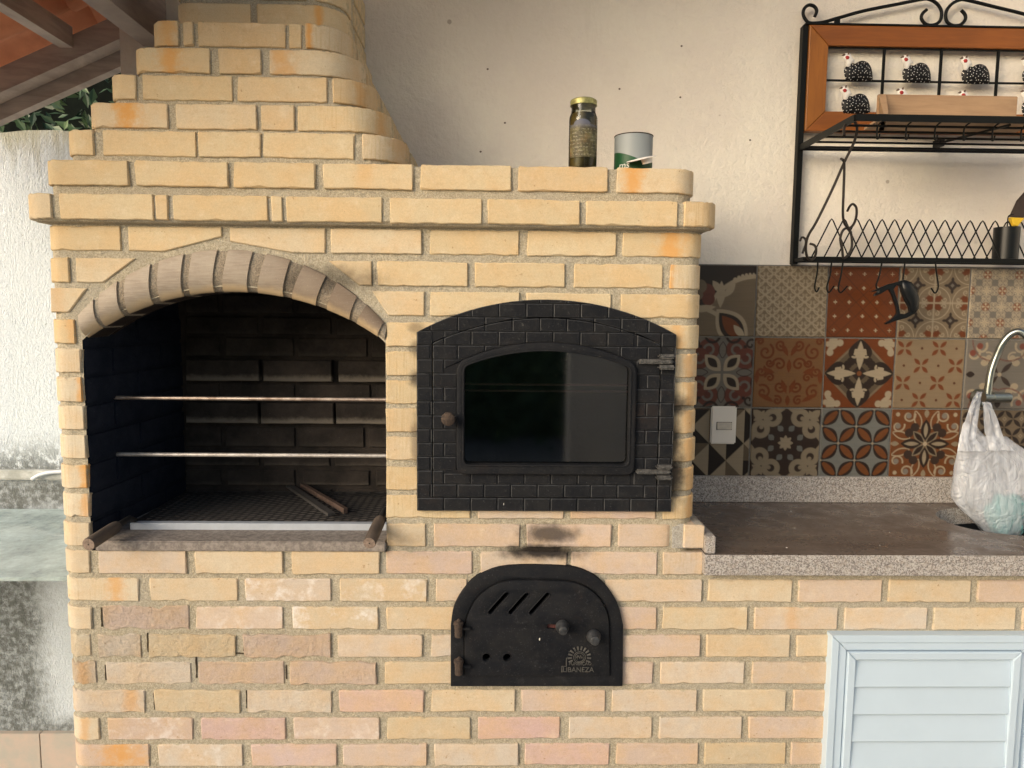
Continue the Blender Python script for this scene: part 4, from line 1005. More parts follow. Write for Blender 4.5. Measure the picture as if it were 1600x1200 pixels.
def text(name, s, size, loc, mat, par, ext=.0009, rot=(math.pi/2, 0, 0), align='LEFT', sx=1.0, shear=0.0):
    cu = bpy.data.curves.new(name, 'FONT'); cu.body = s; cu.size = size; cu.extrude = ext; cu.align_x = align; cu.shear = shear
    o = bpy.data.objects.new(name, cu); COL.objects.link(o); o.parent = par; o.location = Vector(loc)-WL[par.name]; o.rotation_euler = rot; o.scale = (sx, 1, 1); cu.materials.append(mat); 
    bpy.context.view_layer.update(); me = bpy.data.meshes.new_from_object(o.evaluated_get(bpy.context.evaluated_depsgraph_get()))
    q = bpy.data.objects.new(name, me); COL.objects.link(q); q.parent = par; q.location = o.location; q.rotation_euler = o.rotation_euler; q.scale = o.scale
    bpy.data.objects.remove(o); WL[q.name] = Vector(loc); return q
text('lettering', 'LIBANEZA', .0172, (bx+.0015, -.0198, bz+.0005), M['raised'], fd, sx=.98)
text('lettering', 'FUNDIÇÃO', .0105, (x_(889, 1038, -.019), -.0198, z_(905, 1039, -.019)), M['raised'], fd, sx=1.02)
# hollow behind the fire door
add('ash_pit', join(box((FX0+.02, .26, FZB+.01), (FX1-.02, .27, FZT)), box((FX0+.02, .01, FZB+.01), (FX0+.028, .26, FZT)), box((FX1-.028, .01, FZB+.01), (FX1-.02, .26, FZT)), box((FX0+.028, .01, FZT-.01), (FX1-.028, .26, FZT)), box((FX0+.028, .01, FZB+.01), (FX1-.028, .26, FZB+.018))), M['lining'], bbq)

# ================================================================== THINGS ON AND IN THE BARBECUE
for nm, py, lab in (('grill_rod', 623, 'upper bare steel rod across the grill opening'), ('grill_rod', 711, 'lower greyish steel rod across the grill opening')):
    a = P(176, py, .13); b = P(603, py, .13); z = (a.z+b.z)/2
    tag(add(nm, tube([(XO0+.003, .13, z), (XO1+.003, .13, z)], .0048 if py < 700 else .0052, 12), M['bare'] if py < 700 else m_simple('dusty_steel', (.62, .58, .54), .5, .6, .2, 60, .3, col2=(.40, .36, .33)), smooth='auto'), lab, 'rod', 'rods across the grill opening')
# grate of expanded mesh in an angle frame with two wooden handles
yg = PZ(400, 829, zsl).y
gz = zsl+.001; gt_ = gz+(P(400, 815, yg).z-gz)*.78; gx0, gx1 = x_(203, 822, yg), XO1-.012
gr = thing('grill_grate', ((gx0+gx1)/2, yg, gz), 'blackened expanded-metal grill grate with pale metal front edge and two wooden handles', 'grill')
add('frame', join(box((gx0, yg, gz), (gx1, yg+.003, gt_), .0008), box((gx0, yg+.003, gt_-.003), (gx1, yg+.022, gt_-.0005), .0005)), M['zinc'], gr)
add('frame', join(box((gx0, yg+.022, gt_-.012), (gx0+.004, YBK-.045, gt_-.001)), box((gx1-.004, yg+.022, gt_-.012), (gx1, YBK-.045, gt_-.001)), box((gx0, YBK-.048, gt_-.012), (gx1, YBK-.045, gt_-.001))), M['mesh'], gr)
def expanded():
    V, Fc = [], []; px_, py_ = .040, .021; W_ = .0042; n = 0
    nx_ = int((gx1-gx0-.01)/px_); ny_ = int((YBK-.05-yg-.022)/py_)
    px_ = (gx1-gx0-.008)/nx_; py_ = (YBK-.05-yg-.022)/ny_
    for j in range(ny_*2):
        for i in range(nx_):
            for s in (0, 1):
                u0 = gx0+.004+i*px_+(0 if (j % 2 == s) else px_/2)
                x0 = gx0+.004+(i+s*.5)*px_; x1 = x0+px_/2
                ya, yb = (j/2)*py_+yg+.022, (j/2+.5)*py_+yg+.022
                if (s+j) % 2: ya, yb = yb, ya
                zc_ = gt_-.002
                pts = [(x0, ya), (x0+px_*.13, ya+(yb-ya)*.08), (x1-px_*.13, yb-(yb-ya)*.08), (x1, yb)]
                for a, b in zip(pts[:-1], pts[1:]):
                    d = Vector((b[0]-a[0], b[1]-a[1])).normalized(); t = Vector((-d.y, d.x))*W_*.5
                    k = len(V); V += [(a[0]+t.x, a[1]+t.y, zc_+.0012), (a[0]-t.x, a[1]-t.y, zc_-.0008), (b[0]-t.x, b[1]-t.y, zc_-.0008), (b[0]+t.x, b[1]+t.y, zc_+.0012)]; Fc.append((k, k+1, k+2, k+3))
    return V, Fc
tag(add('mesh_panel', expanded(), M['mesh'], gr), kind='stuff')
def ghandle(p_end, p_mid, p_root, r):
    d = (Vector(p_mid)-Vector(p_end)).normalized(); e = Vector(p_end)
    h = add('handle', join(tube([e+d*.0008, e+d*.003, e+d*.03, e+d*.09, Vector(p_mid)-d*.008, Vector(p_mid)], [r*.93, r, r*1.0, r*.98, r*.93, r*.80], 18)), M['handle'], gr, smooth='auto')
    add('end_grain', tube([e, e+d*.004], r*.93, 18), M['endgrain'], h, smooth='auto')
    add('screw', tube([e-d*.0006, e+d*.001], r*.10, 8), M['blackplastic'], h)
    add('shank', tube([Vector(p_mid)-d*.002, Vector(p_mid)+d*.05, Vector(p_root)], [.0085, .007, .006], 10), M['mesh'], h, smooth='auto')
ghandle(P(138, 851, -.085), P(183, 822, .02), (gx0+.004, .12, gt_-.006), .0155)
ghandle(P(577, 849, -.085), P(594, 812, .02), (gx1-.012, .12, gt_-.006), .0150)
# two flat iron bars lying on the grate
def flatbar(a, b, w, h, mat):
    a, b = Vector(a), Vector(b); d = (b-a).normalized(); s = Vector((-d.y, d.x, 0)).normalized()*w/2; u = Vector((0, 0, h))
    V = [a+s, a-s, b-s, b+s]; V += [v+u for v in V]
    return V, [(0, 1, 2, 3), (7, 6, 5, 4), (0, 4, 5, 1), (1, 5, 6, 2), (2, 6, 7, 3), (3, 7, 4, 0)]
gzt = gt_+.001
a = PZ(518, 806, gzt); b = PZ(446, 757, gzt)
tag(add('iron_bar', flatbar((a.x, a.y, gzt), (b.x, b.y, gzt), .020, .008, M['mesh']), m_simple('sooty_flat_iron', (.075, .07, .068), .6, .3, .2, 60, .3)), 'wider grey flat iron bar lying slantwise on the grill grate', 'bar', 'iron bars on the grate')
a = PZ(540, 802, gzt); b = PZ(461, 755, gzt)
tag(add('iron_bar', flatbar((a.x, a.y, gzt), (b.x, b.y, gzt), .011, .014, M['mesh']), m_simple('brownish_square_iron', (.16, .11, .09), .5, .4, .2, 60, .3)), 'narrower brownish square bar lying along the right of the flat bar', 'bar', 'iron bars on the grate')
# ---- jar and tin on the ledge
zl = ZC0
jy = .055
jc = P(910, 262, jy); jt = P(912, 156, jy); jr = (x_(934, 220, jy)-x_(890, 220, jy))/2; jh = jt.z-zl
jar = thing('pickle_jar', (jc.x, jy, zl), 'old glass jar of brown preserve with a rusty gold lid and faded label', 'jar')
add('glass', lathe([(0, zl), (jr*.92, zl), (jr, zl+.006), (jr, zl+jh*.70), (jr*.99, zl+jh*.745), (jr*.86, zl+jh*.82), (jr*.84, zl+jh*.90), (jr*.84, zl+jh*.93)], (jc.x, jy, 0), 32), M['jarglass'], jar, smooth='auto')
add('contents', lathe([(0, zl+.004), (jr*.9, zl+.004), (jr*.94, zl+.01), (jr*.94, zl+jh*.70), (jr*.80, zl+jh*.80), (0, zl+jh*.80)], (jc.x, jy, 0), 28), M['contents'], jar, smooth='auto')
lb = []
def labelmesh():
    V, Fc = [], []; n = 40
    for k in range(n+1):
        an = rad(200+140*k/n)-0; r = jr+.0006; x, y = jc.x+r*math.cos(an), jy+r*math.sin(an); u = (k/n-.42)/.25
        top = zl+jh*(.62+(.07*math.sqrt(max(0, 1-u*u)) if abs(u) < 1 else 0)); V += [(x, y, zl+jh*.17), (x, y, top)]
    for k in range(n): Fc.append((2*k, 2*k+2, 2*k+3, 2*k+1))
    return V, Fc
add('label_paper', labelmesh(), M['label'], jar, smooth=True)
add('lid', lathe([(0, zl+jh), (jr*.80, zl+jh), (jr*.93, zl+jh-.003), (jr*.95, zl+jh-.006), (jr*.93, zl+jh-.013), (jr*.95, zl+jh-.015), (jr*.86, zl+jh-.0155)], (jc.x, jy, 0), 40), M['lid'], jar, smooth='auto')
ty = .085
tc = P(989, 262, ty); tr = (x_(1020, 240, ty)-x_(961, 240, ty))/2; tz = P(990, 214, ty).z
tin = thing('open_tin', (tc.x, ty, zl), 'open white and green tin standing beside the jar on the ledge', 'tin')
def m_tin():
    t = NT('printed_tin', .5, spec=.4); v = t.co('World'); s = t.n('ShaderNodeSeparateXYZ'); t.l(v, s.inputs[0]); zz = s.outputs[2]; xx = s.outputs[0]
    zv = P(1003, 252, ty-tr).z; xv = tc.x+tr*.42
    k = t.math('MULTIPLY', t.math('ABSOLUTE', t.math('SUBTRACT', xx, xv)), .40)
    lim = t.math('ADD', k, zv); m = t.ramp(t.math('SUBTRACT', zz, lim), .0006, -.0006)
    t.col(t.mix(m, (.26, .285, .29), (.005, .06, .018))); return t.m
add('tin_body', lathe([(tr, zl), (tr, tz), (tr*.965, tz), (tr*.965, zl+.003), (0, zl+.003)], (tc.x, ty, 0), 44), m_tin(), tin, smooth='auto')
add('rim', tube([(tc.x+tr*math.cos(k*math.pi/20), ty+tr*math.sin(k*math.pi/20), tz) for k in range(40)], .0013, 8, closed=True), M['rust'], tin, smooth=True)
text('lettering', 'ms', .022, (tc.x-tr*.92, ty-tr-.0003, zl+.0045), m_simple('pale_print', (.6, .6, .55), .5), tin, .0002, (math.pi/2, -.10, -.32), shear=.2)
ly = .035
lcn = P(1004, 258, ly)
lidw = thing('plastic_lid', (lcn.x, ly, zl), 'small loose white plastic lid with a knob, tilted in front of the tin', 'cover')  # the loose plastic lid with its knob, in front of the tin
ld = lathe([(0, .0035), (.012, .0035), (.0345, .0015), (.036, 0), (.0345, -.0012), (0, 0)], (0, 0, 0), 36); kb = lathe([(.0, -.0125), (.0115, -.0125), (.0135, 0), (.0135, .001)], (0, 0, 0), 24)
mr = Matrix.Rotation(rad(-13), 3, 'Y') @ Matrix.Rotation(rad(9), 3, 'X')
tf = lambda vf: ([mr @ Vector(v)+Vector((lcn.x-.004, ly-.004, zl+.0265)) for v in vf[0]], vf[1])
add('disc', tf(ld), M['white'], lidw, smooth='auto')
kb = (([Vector(v)+Vector((.010, -.010, 0)) for v in kb[0]]), kb[1]); add('knob', tf(kb), M['white'], lidw, smooth='auto')

# ================================================================== SINK COUNTER
ctr = thing('sink_counter', (1.6, .25, 0), 'brick counter topped with grey granite beside the barbecue', 'counter')
zc1 = z_(1300, 867, -.02); zc0 = z_(1300, 899, -.02)
XC0 = x_(1101, 880, -.02)
# mortar front of the counter
DXL, DXR = x_(1300, 995), x_(1300, 995)+.56
tag(add('mortar', plane_holes([(XR-.05, 0), (3.6, 0), (3.6, zc0), (XR-.05, zc0)], [[(DXL+.02, .05), (DXR-.02, .05), (DXR-.02, z_(1400, 1005)), (DXL+.02, z_(1400, 1005))]], MO+.0003), M['mortar'], ctr))
def RC(i, lst): R(i, lst, 'mid', par=ctr, path=LONG)
for i, lst in ((12, [(1107, 1238), (1248, 1378), (1389, 1517), (1528, 1658), (1668, 1800)]), (13, [(1179, 1309, dict(stain=(1236, .3, 14))), (1320, 1449, dict(kind='low')), (1459, 1587), (1598, 1730)]),
               (14, [(1104, 1234), (1245, 1330)]), (15, [(1175, 1330)]), (16, [(1099, 1228), (1240, 1330)]), (17, [(1170, 1330, dict(kind='low'))]), (18, [(1101, 1228, dict(kind='low')), (1236, 1330)]), (19, [(1172, 1236), (1246, 1330)])): RC(i, lst)
# the same courses going on to the right of the cupboard door and down to the floor, outside the photo
for i in range(12, 25):
    zt_ = ZT[i] if i < len(ZT) else ZT[19]-.0695*(i-19)
    xs_ = -.99+(.12 if i % 2 else 0) if i > 19 else 2.05+(.12 if i % 2 else 0)
    while xs_ < 2.95:
        if not (DXL-.22 < xs_ < DXR+.01 and i > 13):
            owner = bbq if xs_ < XR-.1 else ctr
            mk_brick(owner, run_brick(LONG, xs_, xs_+.222, zt_-BH, zt_), 'low')
        xs_ += .236
# granite top with the sink hole
def top_with_hole():
    SX, SY = PZ(1650, 825, zc1).x, PZ(1500, 828, zc1).y
    e = PZ(1472, 812, zc1); a_ = SX-e.x; b_ = .155; sy_ = e.y-.01
    hole = [(SX+a_*abs(math.cos(t))**.75*(1 if math.cos(t) > 0 else -1), sy_+b_*abs(math.sin(t))**.85*(1 if math.sin(t) > 0 else -1)) for t in [2*math.pi*k/40 for k in range(40)]]
    ou = [(XC0, -.022), (3.6, -.022), (3.6, YW-.001), (XR-.04, YW-.001), (XR-.04, .03), (XC0, .03)]
    loops = [[Vector((*q, 0)) for q in ou], [Vector((*q, 0)) for q in hole]]; fl = [q for L in loops for q in L]; V, Fc = [], []
    for z in (zc1, zc0): V += [(q.x, q.y, z) for q in fl]
    n = len(fl)
    for t in tessellate_polygon(loops): Fc.append(tuple(t)); Fc.append(tuple(i+n for i in t))
    for L0, L in ((0, ou), (len(ou), hole)):
        m = len(L)
        for k in range(m): Fc.append((L0+k, L0+(k+1) % m, L0+(k+1) % m+n, L0+k+n))
    return V, Fc, hole, (SX, sy_, a_, b_)
tw = top_with_hole()
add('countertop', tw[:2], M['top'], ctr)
add('front_nosing', box((XC0+.001, -.0245, zc0+.001), (3.6, -.0222, zc1-.0165), .0008), M['granite'], ctr)
hole, (SX, SY, sa, sb) = tw[2], tw[3]
def bowl():
    V, Fc = [], []; m = len(hole); lv = [(1.03, -.001, zc0), (1.0, 0, zc0-.002), (.98, 0, zc0-.08), (.88, 0, zc0-.135), (.3, 0, zc0-.145), (.02, 0, zc0-.146)]
    for s, _, z in lv: V += [(SX+(x-SX)*s, SY+(y-SY)*s, z) for x, y in hole]
    for i in range(len(lv)-1):
        for k in range(m): Fc.append((i*m+k, i*m+(k+1) % m, (i+1)*m+(k+1) % m, (i+1)*m+k))
    return V, Fc
add('sink_bowl', bowl(), M['steel_sink'], ctr, smooth='auto')
uz = z_(1110, 838, -.018)
add('side_upstand', box((XC0+.001, -.019, zc1+.001), (x_(1118, 860, -.019), .46, uz), .002), M['granite'], ctr)
ub = z_(1300, 745, YW-.02)
add('back_upstand', box((XR-.03, YW-.021, zc1+.0005), (3.6, YW-.001, ub), .0015), M['granite'], ctr)
for k in range(14):
    cx_, cy_ = rng.uniform(.56, 1.25), rng.uniform(.03, .44); r_ = rng.uniform(.0010, .0026)
    if k == 0: cx_, cy_ = PZ(1390, 832, zc1)[0], PZ(1390, 832, zc1)[1]
    tag(add('crumb', lathe([(0, zc1), (r_, zc1+r_*.2), (r_*.7, zc1+r_*.7), (0, zc1+r_*.8)], (cx_, cy_, 0), 6), M['chip'] if k % 3 == 0 else M['beak'], ctr))
# ---- louvred aluminium door under the counter
ldr = thing('louvred_door', (DXL+.28, -.01, .2), 'white aluminium louvred cupboard door in a frame under the counter', 'cupboard door')
yf_ = -.020
F0, F1, FT = x_(1299, 1000, yf_), DXR, z_(1400, 992, yf_)
def mitre_frame(name, x0, x1, zb, zt, w, y0, y1, par, mat, bev=.0012):
    o = [(x0, zb), (x1, zb), (x1, zt), (x0, zt)]; i = [(x0+w, zb+w), (x1-w, zb+w), (x1-w, zt-w), (x0+w, zt-w)]; g = .00035
    for k in range(4):
        a, b, c, d = o[k], o[(k+1) % 4], i[(k+1) % 4], i[k]; pl = inset(ccw([a, b, c, d]), g)
        add(name, prism(pl, y0, y1, bev), mat, par)
w1 = x_(1320, 1060, yf_)-x_(1299, 1060, yf_)+.006
mitre_frame('outer_frame', F0, F1, .03, FT, w1*.48, yf_-.004, .012, ldr, M['pvc'])
mitre_frame('outer_frame', F0+w1*.48, F1-w1*.48, .03+w1*.48, FT-w1*.48, w1*.52, yf_, .012, ldr, M['pvc'])
D0, D1, DT = F0+w1+.0018, x_(1597, 1020, yf_-.006), FT-w1-.002
w2 = .0205
mitre_frame('leaf_frame', D0, D1, .06, DT, w2, yf_-.007, .01, ldr, M['pvc'], .002)
ph = (z_(1450, 1068, yf_)-z_(1450, 1153, yf_))/2
z = DT-w2
while z > .1:
    zb_ = max(z-ph, .062+w2); V = []
    for x in (D0+w2+.0005, D1-w2-.0005): V += [(x, yf_+.006, z+.004), (x, yf_-.004, zb_+.002), (x, yf_-.003, zb_), (x, yf_+.0085, z+.004)]
    add('slat', (V, [(0, 4, 5, 1), (1, 5, 6, 2), (2, 6, 7, 3), (3, 7, 4, 0), (0, 1, 2, 3), (4, 7, 6, 5)]), M['pvc'], ldr); z = zb_
add('backing', box((D0+w2, .009, .08), (D1-w2, .011, DT-w2)), M['pvc'], ldr)
mitre_frame('leaf_frame', D1+.0022, F1-w1-.002, .06, DT, w2, yf_+.004, .012, ldr, M['pvc'], .002)
add('leaf_panel', box((D1+.0022+w2, .0, .06+w2), (F1-w1-.002-w2, .008, DT-w2)), M['pvc'], ldr)

# ================================================================== PATTERNED TILES
NG = 100
uu, vv = np.meshgrid(np.linspace(0, 1, NG), np.linspace(0, 1, NG)); vv = vv[::-1]   # v up
CR, TC, DK, TP, GY, BL, OR, RD = map(np.array, ((.60, .53, .40), (.25, .075, .022), (.045, .030, .024), (.31, .25, .175), (.27, .26, .24), (.27, .295, .295), (.30, .115, .040), (.26, .085, .06)))
def sm(x, w=.012): return np.clip(.5-x/w, 0, 1)
def put(im, m, c): im += (np.array(c)-im)*m[..., None]; return im
def circ(x, y, cx, cy, r): return np.hypot(x-cx, y-cy)-r
def ringd(x, y, cx, cy, r, w): return np.abs(np.hypot(x-cx, y-cy)-r)-w
def petal(x, y, cx, cy, ang, L, Wd):
    c, s = math.cos(ang), math.sin(ang); a = (x-cx)*c+(y-cy)*s; b = -(x-cx)*s+(y-cy)*c; t = np.clip(a/L, 0, 1)
    return np.where((a > 0) & (a < L), np.abs(b)-Wd*np.sin(math.pi*t)**.9, .05+np.abs(b))
def spiral(x, y, cx, cy, r, w, a0=0, turns=1.3, d=1):
    th = np.arctan2(y-cy, x-cx)*d-a0; th = np.mod(th, 2*math.pi); rr = np.hypot(x-cx, y-cy); best = np.full_like(x, 9.)
    for k in range(int(turns)+2):
        t = th+2*math.pi*k; rad_ = r*(1-t/(turns*2*math.pi)); best = np.minimum(best, np.where(t <= turns*2*math.pi, np.abs(rr-rad_)-w, 9.))
    return best
def line(x, y, ax, ay, bx, by, w):
    dx, dy = bx-ax, by-ay; t = np.clip(((x-ax)*dx+(y-ay)*dy)/(dx*dx+dy*dy), 0, 1); return np.hypot(x-ax-t*dx, y-ay-t*dy)-w
def base(c): return np.ones((NG, NG, 3))*c
def sym4(x, y): return np.abs(x-.5), np.abs(y-.5)
def t00():
    im = base(DK); x, y = uu, vv
    put(im, sm(circ(x, y, 1.02, .10, .78)), CR); put(im, sm(circ(x, y, 1.02, .10, .72)), TP*.9)
    put(im, sm(circ(x, y, .05, -.35, .80)), CR); put(im, sm(circ(x, y, .05, -.35, .74)), TP*.9)
    for k in range(6): put(im, sm(circ(x, y, .70+.052*k, .80+.034*k-.0035*k*k, .030-.003*k)), CR)
    put(im, sm(petal(x, y, .50, .62, 2.2, .20, .05)), CR); put(im, sm(petal(x, y, .50, .40, 1.55, .38, .06)), CR); put(im, sm(petal(x, y, .55, .55, .9, .25, .05)), CR)
    put(im, sm(petal(x, y, .45, .38, -.85, .68, .21)), CR); put(im, sm(petal(x, y, .49, .33, -.85, .56, .155)), DK); put(im, sm(petal(x, y, .53, .29, -.85, .47, .10)), TC); put(im, sm(petal(x, y, .70, .16, -.85, .25, .05)), CR*1.1)
    for a, b, r, c in ((.30, .62, .12, RD*.8), (.20, .70, .10, TP*.8), (.33, .52, .09, RD*.7), (.18, .58, .07, TP*.75)): put(im, sm(circ(x, y, a, b, r)), c)
    put(im, sm(petal(x, y, .05, .40, 1.4, .25, .05)), CR); put(im, sm(petal(x, y, .08, .36, .15, .36, .05)), CR); return im
def t01():
    im = base(TP*.95); n = 4.4; X = uu*n; Y = vv*n*1.15; c = CR*.95
    for off in (0, .5):
        x = np.mod(X+off, 1)-.5; y = np.mod(Y+off, 1)-.5; ax_ = np.abs(x)
        put(im, sm(np.abs(np.hypot(x, y*.92)-.40)-.042, .05), c); put(im, sm(np.hypot(ax_-.105, y-.04)-.075, .05), c); put(im, sm(np.hypot(ax_-.12, y-.05)-.028, .04), TP*.95)
        put(im, sm(petal(ax_, y, .02, -.02, -.9, .22, .05), .05), c); put(im, sm(np.abs(x)*1.2+np.abs(y+.5)-.10, .05), c); put(im, sm(petal(ax_, y, .05, -.22, .5, .20, .035), .05), c)
    return im
def t02():
    im = base(TC); n = 5.0; X = uu*n; Y = vv*n
    a = np.mod(X+Y, 1)-.5; b = np.mod(X-Y, 1)-.5; put(im, sm(np.minimum(np.abs(a), np.abs(b))-.012, .03), DK*1.2)
    x = np.mod(X, 1)-.5; y = np.mod(Y, 1)-.5; put(im, sm(np.abs(x)+np.abs(y)-.15+.10*(np.minimum(np.abs(x), np.abs(y)) > .045), .03), CR*1.05)
    return im
def t03():
    im = base(TP*1.02); X = uu*2; Y = vv*2; cx, cy_ = np.mod(X, 1)-.5, np.mod(Y, 1)-.5; x = np.abs(cx); y = np.abs(cy_)
    put(im, sm(ringd(cx, cy_, 0, 0, .0, .0)+1), CR)
    put(im, sm(np.abs(np.hypot(x-.5, y-.5)-.47)-.012, .02), CR); put(im, sm(np.minimum(np.abs(x-.485), np.abs(y-.485))-.010, .02), CR)
    put(im, sm(petal(x, y, .30, .30, math.pi/4, .24, .09), .03), TC*.95); put(im, sm(petal(x, y, .24, .36, 0, .24, .05), .03), TC*.9); put(im, sm(petal(x, y, .36, .24, 1.57, .24, .05), .03), TC*.9)
    put(im, sm(spiral(x, y, .20, .40, .08, .014, 0, 1.2), .03), CR); put(im, sm(spiral(x, y, .40, .20, .08, .014, 1.57, 1.2), .03), CR)
    put(im, sm(x+y-.17, .03), DK*1.3); put(im, sm(petal(x, y, .10, .0, 0, .14, .04), .03), DK); put(im, sm(petal(x, y, .0, .10, 1.57, .14, .04), .03), DK); put(im, sm(x+y-.06, .03), GY); return im
def t04():
    im = base(GY*.95); n = 2.2; X = uu*n; Y = vv*n; c = CR*1.15
    for ox, oy in ((0, 0), (.5, .5), (.5, 0), (0, .5)):
        x = np.mod(X+ox, 1)-.5; y = np.mod(Y+oy, 1)-.5; ax_, ay_ = np.abs(x), np.abs(y); hi, lo = np.maximum(ax_, ay_), np.minimum(ax_, ay_); d = ox == oy
        put(im, sm(np.abs(np.hypot(hi-.20, lo-.075)-.058)-.010, .03), c); put(im, sm(circ(hi, lo, .20, .085, .018), .03), c)
        put(im, sm(petal(hi, lo, 0, 0, 0, .17, .028), .03), c); put(im, sm(petal(ax_, ay_, 0, 0, math.pi/4, .14, .022), .03), c if d else TC*1.4)
        put(im, sm(ringd(x, y, 0, 0, .125, .008), .03), c if d else OR*1.2)
    return im
def t10():
    im = base(GY*.95); x, y = sym4(uu-.06, vv); lo, hi = np.minimum(x, y), np.maximum(x, y)
    put(im, sm(ringd(x, y, .20, .33, .12, .035)), RD*.85); put(im, sm(ringd(x, y, .33, .20, .12, .035)), RD*.85); put(im, sm(circ(x, y, .20, .33, .05)), RD*.7); put(im, sm(circ(x, y, .33, .20, .05)), RD*.7)
    put(im, sm(petal(x, y, .02, .02, math.pi/4, .33, .10)), CR); put(im, sm(petal(x, y, .07, .07, math.pi/4, .20, .055)), DK)
    put(im, sm(np.abs(petal(x, y, .0, .20, 1.57, .24, .055))-.006), DK); put(im, sm(np.abs(petal(x, y, .20, .0, 0, .24, .055))-.006), DK)
    put(im, sm(spiral(x, y, .40, .40, .09, .016, 0, 1.2)), DK*1.2); put(im, sm(np.maximum(np.abs(x-.32), np.abs(y-.37))-.022), DK); put(im, sm(ringd(x, y, .15, .53, .10, .018)), DK); put(im, sm(ringd(x, y, .53, .15, .10, .018)), DK); return im
def t11():
    im = base(np.array([.30, .165, .075])); x = np.abs(uu-.5); y = vv; c = TC*.9
    for (a, b, r, a0) in ((.14, .62, .10, 0), (.34, .80, .12, 2), (.12, .30, .09, 3), (.36, .22, .11, 1), (.40, .52, .08, 2), (.13, .90, .08, 4), (.15, .10, .07, 1), (.27, .43, .07, 0), (.43, .95, .06, 0), (.28, .64, .06, 3)):
        put(im, sm(spiral(x, y, a, b, r, .017, a0, 1.5)), c)
    for (a, b, an, L) in ((0, .5, 1.57, .2), (.02, .2, 1.2, .22), (.02, .74, 1.1, .2), (.2, .5, .3, .2), (.2, .08, .5, .25), (.46, .34, 1.6, .2), (.0, .02, 1.57, .16)): put(im, sm(petal(x, y, a, b, an, L, .035)), c*1.1)
    return im
def t12():
    im = base(TC*1.0); x, y = sym4(uu, vv); d = x+y
    put(im, sm(petal(x, y, .46, .40, -.7+math.pi, .16, .05)), CR); put(im, sm(circ(x, y, .44, .30, .05)), CR); put(im, sm(circ(x, y, .30, .44, .05)), CR); put(im, sm(circ(x, y, .47, .42, .04)), CR); put(im, sm(circ(x, y, .42, .47, .04)), CR); put(im, sm(petal(x, y, .48, .33, 2.6, .16, .035)), CR); put(im, sm(petal(x, y, .33, .48, 5.2, .16, .035)), CR)
    put(im, sm(d-.52), TP); put(im, sm(d-.475), TP*.55)
    lo, hi = np.minimum(x, y), np.maximum(x, y)
    put(im, sm(petal(hi, lo, .10, 0, 0, .40, .17)), DK); put(im, sm(circ(hi, lo, .17, .13, .06)), DK); put(im, sm(d-.13), DK)
    put(im, sm(petal(hi, lo, .05, 0, 0, .42, .055)), CR); put(im, sm(petal(hi, lo, .24, .0, .6, .14, .05)), CR); put(im, sm(spiral(hi, lo, .27, .075, .045, .016, 2, 1)), CR); put(im, sm(circ(x, y, 0, 0, .035)), OR); return im
def t13():
    im = base(np.array([.40, .315, .21])); 
    for (cx, cy_) in ((.12, .87), (.62, .87), (.37, .62), (.87, .62), (.12, .37), (.62, .37), (.37, .12), (.87, .12)):
        x, y = np.abs(uu-cx), np.abs(vv-cy_); put(im, sm(petal(x, y, .012, .012, math.pi/4, .13, .028)), TC*1.05)
    for (cx, cy_) in ((.37, .87), (.87, .87), (.12, .62), (.62, .62), (.37, .37), (.87, .37), (.12, .12), (.62, .12)): put(im, sm(circ(uu, vv, cx, cy_, .018)), TC*.6)
    return im
def t14():
    im = base(GY*1.05); x, y = sym4(uu, vv)
    for (a, b) in ((.30, .40), (.40, .30)): put(im, sm(spiral(x, y, a, b, .10, .017, 2.5, 1.1)), CR); put(im, sm(circ(x, y, a+.01, b+.01, .045)), RD*1.15)
    for (a, b) in ((.17, .24), (.24, .17)): put(im, sm(circ(x, y, a, b, .045)), CR); put(im, sm(spiral(x, y, a, b, .09, .013, 1, .9)), CR)
    put(im, sm(petal(x, y, .02, .02, math.pi/4, .22, .035)), DK*1.6); put(im, sm(circ(x, y, 0, 0, .03)), CR*1.1); put(im, sm(petal(x, y, .36, 0, 0, .13, .045)), DK); put(im, sm(petal(x, y, 0, .36, 1.57, .13, .045)), DK); put(im, sm(np.abs(ringd(x, y, .12, .5, .30, .006))-.004), RD); return im
def t20():
    im = base(CR*.85); n = 4; X = uu*n+.35; Y = vv*n+.05; i, j = np.floor(X).astype(int), np.floor(Y).astype(int); a, b = X-i, Y-j
    r = np.random.RandomState(3); tone = [DK*.6, TP*.62, CR*.85, CR*.7]
    tb = r.randint(0, 3, (8, 8)); fl = (i+j) % 2
    low = np.where(fl == 0, a-b, a+b-1); dk = np.where(((i*2+j) % 3)[..., None] == 0, TP*.60, DK*.6)
    m = sm(low, .05); im = im*(1-m[..., None])+dk*m[..., None]; return im
